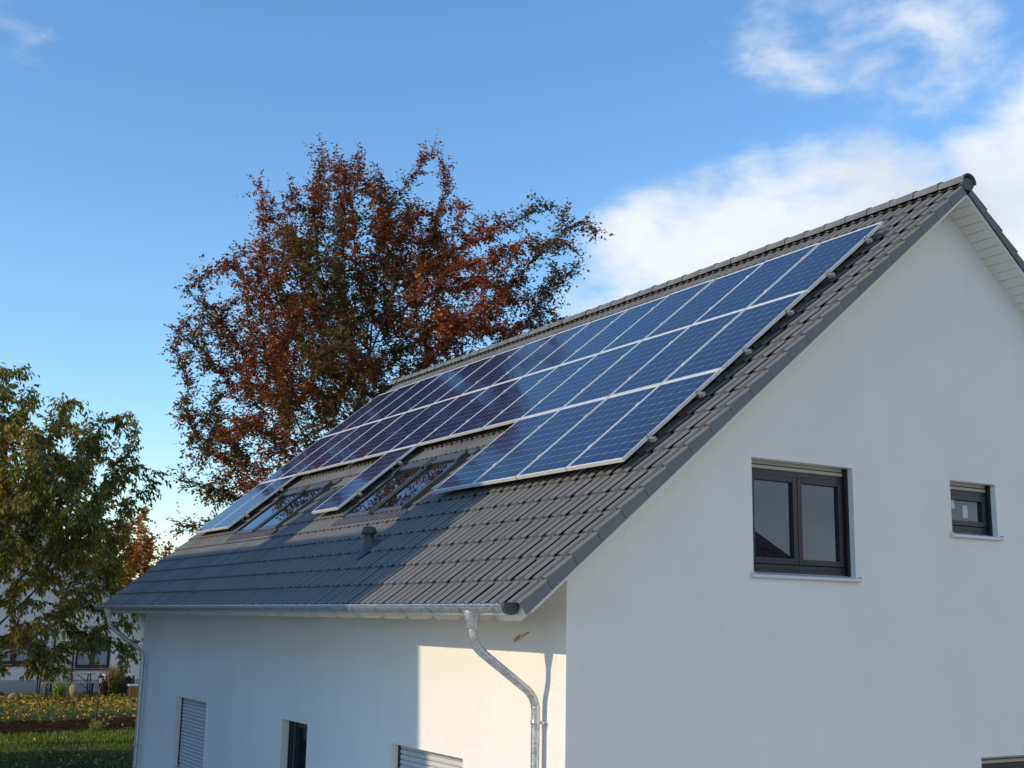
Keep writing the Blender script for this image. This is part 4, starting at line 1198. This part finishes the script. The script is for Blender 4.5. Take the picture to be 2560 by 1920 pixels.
M['blade'] = leaf_mat('grass_blade', [(0.0, (0.07, 0.11, 0.02)), (0.5, (0.20, 0.29, 0.04)), (0.8, (0.36, 0.42, 0.06)), (1.0, (0.50, 0.42, 0.11))], 0.45)
M['fallen'] = leaf_mat('fallen_leaf', [(0.0, (0.20, 0.09, 0.02)), (0.5, (0.50, 0.27, 0.04)), (1.0, (0.62, 0.42, 0.06))], 0.25)
r = np.random.default_rng(99)
def scatter(n, x0, x1, y0, y1):
    x = x0 + (x1 - x0) * r.random(n); y = y0 + (y1 - y0) * r.random(n); return np.stack([x, y, ground_z(x, y)], 1)
P = np.concatenate([scatter(9000, -20.9, -15.5, -4, 4), scatter(14000, -24.0, -20.9, -4, 5), scatter(14000, -36.5, -27.1, -4, 8), scatter(2600, -27.1, -24.0, -4, 6), scatter(16000, -36.5, -27.0, -4, 8)])
thin = lowfreq(P, 41, 1.1) + r.normal(size=len(P)) * 0.5
P = P[(thin > 0.0) | ((P[:, 0] < -20.9) & (P[:, 0] > -24) & (thin > -0.8))]; n = len(P)
D = np.stack([r.normal(size=n) * 0.35, r.normal(size=n) * 0.35, np.ones(n)], 1); Nn = r.normal(size=(n, 3)); Nn[:, 2] = 0.1
ln = 0.035 + 0.055 * r.random(n) + np.where((P[:, 0] < -22.6) & (P[:, 0] > -24.1), 0.10 * r.random(n), 0)
o = place('grass', leaf_mesh('grass', P, D, Nn, ln, ln * 0.16, np.clip(0.45 + 0.25 * r.normal(size=n), 0, 1), M['blade'], 0.1)); tag(o, 'short green grass across the neighbour garden', 'grass', None, 'stuff')
P = np.concatenate([scatter(11000, -36.3, -26.6, -4, 8), scatter(1500, -27.1, -17, -4, 6)]); n = len(P)
keep = lowfreq(P * np.array([2.2, 0.45, 1]), 44, 0.9) + r.normal(size=n) * 0.35 > 0.12; P = P[keep]; n = len(P); P[:, 2] += 0.02 + 0.05 * r.random(n)
D = r.normal(size=(n, 3)); D[:, 2] *= 0.5; Nn = r.normal(size=(n, 3)) * 0.6 + np.array([0, -0.5, 0.8]); ln = 0.07 + 0.06 * r.random(n)
o = place('fallen_leaves', leaf_mesh('fallen_leaves', P, D, Nn, ln, ln * 0.6, r.random(n), M['fallen'])); tag(o, 'yellow fallen leaves lying across the sunlit lawn', 'leaves', None, 'stuff')

M['bench_wood'] = simple('weathered_bench_wood', (0.34, 0.28, 0.19), 0.7, var=0.2, vscale=6)
M['bench_steel'] = simple('dark_green_steel', (0.02, 0.035, 0.03), 0.5)
def beer_set(name, label, cat, x, y0, y1, h, w):
    z = gz(x, y0); o = empty(name, (x, (y0 + y1) / 2, z)); tag(o, label, cat)
    hl = (y1 - y0) / 2
    m = MB(); m.box(-w / 2, w / 2, -hl, hl, h - 0.035, h); m.build('tabletop' if cat == 'table' else 'seat', M['bench_wood'], o, bevel=0.004)
    for s in (-1, 1):
        yy = s * (hl - 0.16)
        m = MB()
        for xx in (-w / 2 + 0.05, w / 2 - 0.05): m.box(xx - 0.018, xx + 0.018, yy - 0.018, yy + 0.018, 0.0, h - 0.036)
        m.box(-w / 2 + 0.05, w / 2 - 0.05, yy - 0.015, yy + 0.015, h - 0.075, h - 0.040); m.box(-w / 2 + 0.05, w / 2 - 0.05, yy - 0.012, yy + 0.012, 0.12, 0.15)
        m.build('leg', M['bench_steel'], o)
        m = MB(); m.tube([(0, yy, h - 0.34), (0, yy - s * 0.42, h - 0.045)], 0.014, 6); m.build('brace', M['bench_steel'], o)
beer_set('folding_table', 'long folding beer table standing before the white neighbour wall', 'table', -35.25, 1.80, 3.78, 0.76, 0.50)
beer_set('folding_bench', 'long low bench standing in front of the beer table', 'bench', -34.75, 1.98, 3.80, 0.47, 0.26)

M['stone'] = simple('tan_garden_stone', (0.24, 0.19, 0.11), 0.9, var=0.3, vscale=7, bump=0.6, bscale=20)
def rock(name, label, x, y, rx, ry, rz, seed, tilt=0):
    rr = np.random.default_rng(seed); m = MB(); vs = []; fs = []; nu, nv = 14, 9
    for i in range(nv + 1):
        for k in range(nu):
            th, ph = math.pi * i / nv, 2 * math.pi * k / nu; q = 1 + 0.10 * math.sin(3 * ph + seed) * math.sin(2 * th + seed) + 0.05 * math.sin(7 * ph + 2 * seed)
            vs.append((rx * q * math.sin(th) * math.cos(ph), ry * q * math.sin(th) * math.sin(ph), rz + rz * q * math.cos(th)))
    for i in range(nv):
        for k in range(nu): fs.append((i * nu + k, (i + 1) * nu + k, (i + 1) * nu + (k + 1) % nu, i * nu + (k + 1) % nu))
    m.add(vs, fs, True); o = m.build(name, M['stone'], None, (x, y, gz(x, y) - 0.06), (tilt, 0, 0)); tag(o, label, 'stone')
rock('standing_stone', 'upright tan stone leaning below the folding bench', -33.9, 2.93, 0.17, 0.15, 0.27, 3, 0.25)
rock('garden_boulder', 'pale boulder lying at the lawn edge beside the log pile', -34.2, 1.02, 0.16, 0.17, 0.12, 5)

M['lamp_black'] = simple('black_lantern_metal', (0.015, 0.015, 0.016), 0.45)
M['lamp_glass'] = simple('milky_lantern_glass', (0.70, 0.68, 0.60), 0.25)
lx, ly = -34.1, 3.74; o = empty('garden_lantern', (lx, ly, gz(lx, ly))); tag(o, 'small black garden lantern with milky glass beside the bench', 'lantern')
m = MB(); m.lathe([(0.07, 0), (0.07, 0.03), (0.028, 0.05), (0.028, 0.42), (0.06, 0.45), (0.06, 0.47), (0.0, 0.47)], n=12); m.build('post', M['lamp_black'], o)
m = MB(); m.lathe([(0.055, 0.47), (0.08, 0.66), (0.0, 0.66)], n=6, smooth=False); m.build('lamp_glass', M['lamp_glass'], o)
m = MB()
for k in range(6):
    a = math.pi / 3 * k; m.tube([(0.057 * math.cos(a), 0.057 * math.sin(a), 0.47), (0.083 * math.cos(a), 0.083 * math.sin(a), 0.66)], 0.008, 5)
m.lathe([(0.11, 0.655), (0.10, 0.67), (0.035, 0.76), (0.012, 0.79), (0.012, 0.83), (0.0, 0.84)], n=6, smooth=False); m.build('lamp_roof', M['lamp_black'], o)

px, py = -26.6, 2.02; o = empty('garden_tap', (px, py, gz(px, py))); tag(o, 'thin black standpipe with a curved tap head on the lawn', 'tap')
m = MB(); m.tube(bend([(0, -0.05, -0.1), (0, -0.01, 0.45), (0, 0.02, 0.86), (0, 0.09, 0.97), (0, 0.16, 0.90)], 0.05, 5), 0.02, 8); m.build('pipe', M['lamp_black'], o)
m = MB(); m.tube([(0, 0.06, 0.98), (0, 0.14, 1.03)], 0.035, 8); m.build('tap_head', M['lamp_black'], o)

M['terracotta'] = simple('terracotta', (0.42, 0.10, 0.045), 0.7, var=0.15, vscale=8)
cx_, cy_ = -34.9, 4.03; o = empty('terracotta_pot', (cx_, cy_, gz(cx_, cy_))); tag(o, 'tall narrow terracotta pot next to the feathery grass', 'pot')
m = MB(); m.lathe([(0.0, 0), (0.09, 0), (0.125, 0.45), (0.145, 0.46), (0.145, 0.52), (0.12, 0.52), (0.11, 0.45), (0, 0.42)], n=16); m.build('pot', M['terracotta'], o)

M['reed'] = leaf_mat('ornamental_grass_blade', [(0.0, (0.10, 0.13, 0.03)), (0.5, (0.26, 0.24, 0.06)), (1.0, (0.45, 0.24, 0.13))], 0.3)
def reed_clump(name, label, x, y, n, h, spread, cat, mat, tint0, tint1, wd=0.05):
    rr = np.random.default_rng(int(abs(x * 37 + y * 11)))
    o = empty(name, (x, y, gz(x, y))); tag(o, label, cat)
    base = rr.normal(size=(n, 3)) * np.array([0.08, 0.08, 0]) ; d = np.stack([rr.normal(size=n) * spread, rr.normal(size=n) * spread, np.ones(n)], 1)
    ln = h * (0.5 + 0.5 * rr.random(n)); Nn = rr.normal(size=(n, 3)); Nn[:, 2] = 0
    P2 = base + d * ln[:, None] * 0.92; n2 = n
    place('blades', leaf_mesh('blades', base, d, Nn, ln, np.full(n, wd * 0.5), tint0 * rr.random(n), mat, 0.2), o)['kind'] = 'stuff'
    k = 6; pp = np.repeat(P2, k, 0) - np.repeat(d, k, 0) * (0.25 * rr.random((n * k, 1))); dd = np.repeat(d, k, 0) + rr.normal(size=(n * k, 3)) * 0.5
    place('plumes', leaf_mesh('plumes', pp, dd, rr.normal(size=(n * k, 3)), 0.07 + 0.05 * rr.random(n * k), np.full(n * k, wd * 0.5), tint1 + (1 - tint1) * rr.random(n * k), mat), o)['kind'] = 'stuff'
reed_clump('ornamental_grass', 'tall feathery ornamental grass with pinkish plumes under the window', -34.7, 4.35, 130, 1.15, 0.22, 'plant', M['reed'], 0.6, 0.75)
reed_clump('leafy_weed', 'small pale green plant growing behind the bench', -34.2, 2.42, 26, 0.62, 0.28, 'plant', M['blade'], 0.9, 0.6, 0.11)
reed_clump('tall_grass_tuft', 'tuft of tall dry grass standing up from the sunlit strip', -24.0, 1.42, 26, 0.40, 0.35, 'plant', M['blade'], 1.0, 0.7, 0.03)

M['white_top'] = simple('white_table_top', (0.66, 0.62, 0.54), 0.5)
M['dark_wood'] = simple('dark_stained_wood', (0.03, 0.022, 0.018), 0.6, var=0.2)
tx, ty = -35.3, 4.72; o = empty('garden_table', (tx, ty, gz(tx, ty))); tag(o, 'dark garden table with a pale top behind the plume grass', 'table')
m = MB(); m.box(-0.35, 0.35, -0.62, 0.42, 0.66, 0.70); m.build('tabletop', M['white_top'], o, bevel=0.005)
for sx in (-0.3, 0.3):
    for sy in (-0.56, 0.36):
        m = MB(); m.box(sx - 0.03, sx + 0.03, sy - 0.03, sy + 0.03, 0, 0.659); m.build('leg', M['dark_wood'], o)
m = MB(); m.box(-0.26, 0.27, -0.30, 0.32, 0.05, 0.60); m.build('cabinet', M['dark_wood'], o, bevel=0.006)
tx, ty = -34.3, 4.98; o = empty('garden_crate', (tx, ty, gz(tx, ty))); tag(o, 'small white and orange slatted box at the house corner', 'crate')
m = MB(); m.box(-0.2, 0.2, -0.26, 0.26, 0.36, 0.41); m.build('lid', simple('white_crate_paint', (0.75, 0.74, 0.70), 0.5), o)
M['crate_orange'] = simple('orange_crate_slat', (0.5, 0.17, 0.06), 0.6)
for k in range(5):
    m = MB(); m.box(0.17, 0.19, -0.24 + k * 0.1, -0.24 + k * 0.1 + 0.075, 0.02, 0.358); m.build('slat', M['crate_orange'] if k < 3 else M['white_top'], o)
m = MB(); m.box(-0.19, 0.165, -0.24, 0.24, 0.0, 0.355); m.build('box_body', M['dark_wood'], o)

M['log'] = simple('split_log_wood', (0.13, 0.075, 0.04), 0.9, var=0.35, vscale=10)
rr = np.random.default_rng(5)
lg = empty('log_pile', (-35.4, 0.55, gz(-35.4, 0.5))); tag(lg, 'low pile of brown firewood logs against the white wall', 'log pile')
for k in range(22):
    row = 0 if k < 9 else (1 if k < 16 else 2); i = k - (0, 9, 16)[row]
    yy = -1.1 + row * 0.09 + i * 0.17 + rr.normal() * 0.01; zz = 0.08 + row * 0.14
    m = MB(); m.tube([(-0.25, yy, zz), (0.27 + rr.random() * 0.06, yy + rr.normal() * 0.02, zz)], 0.075 + 0.015 * rr.random(), 7, smooth=False); m.build('log', M['log'], lg)
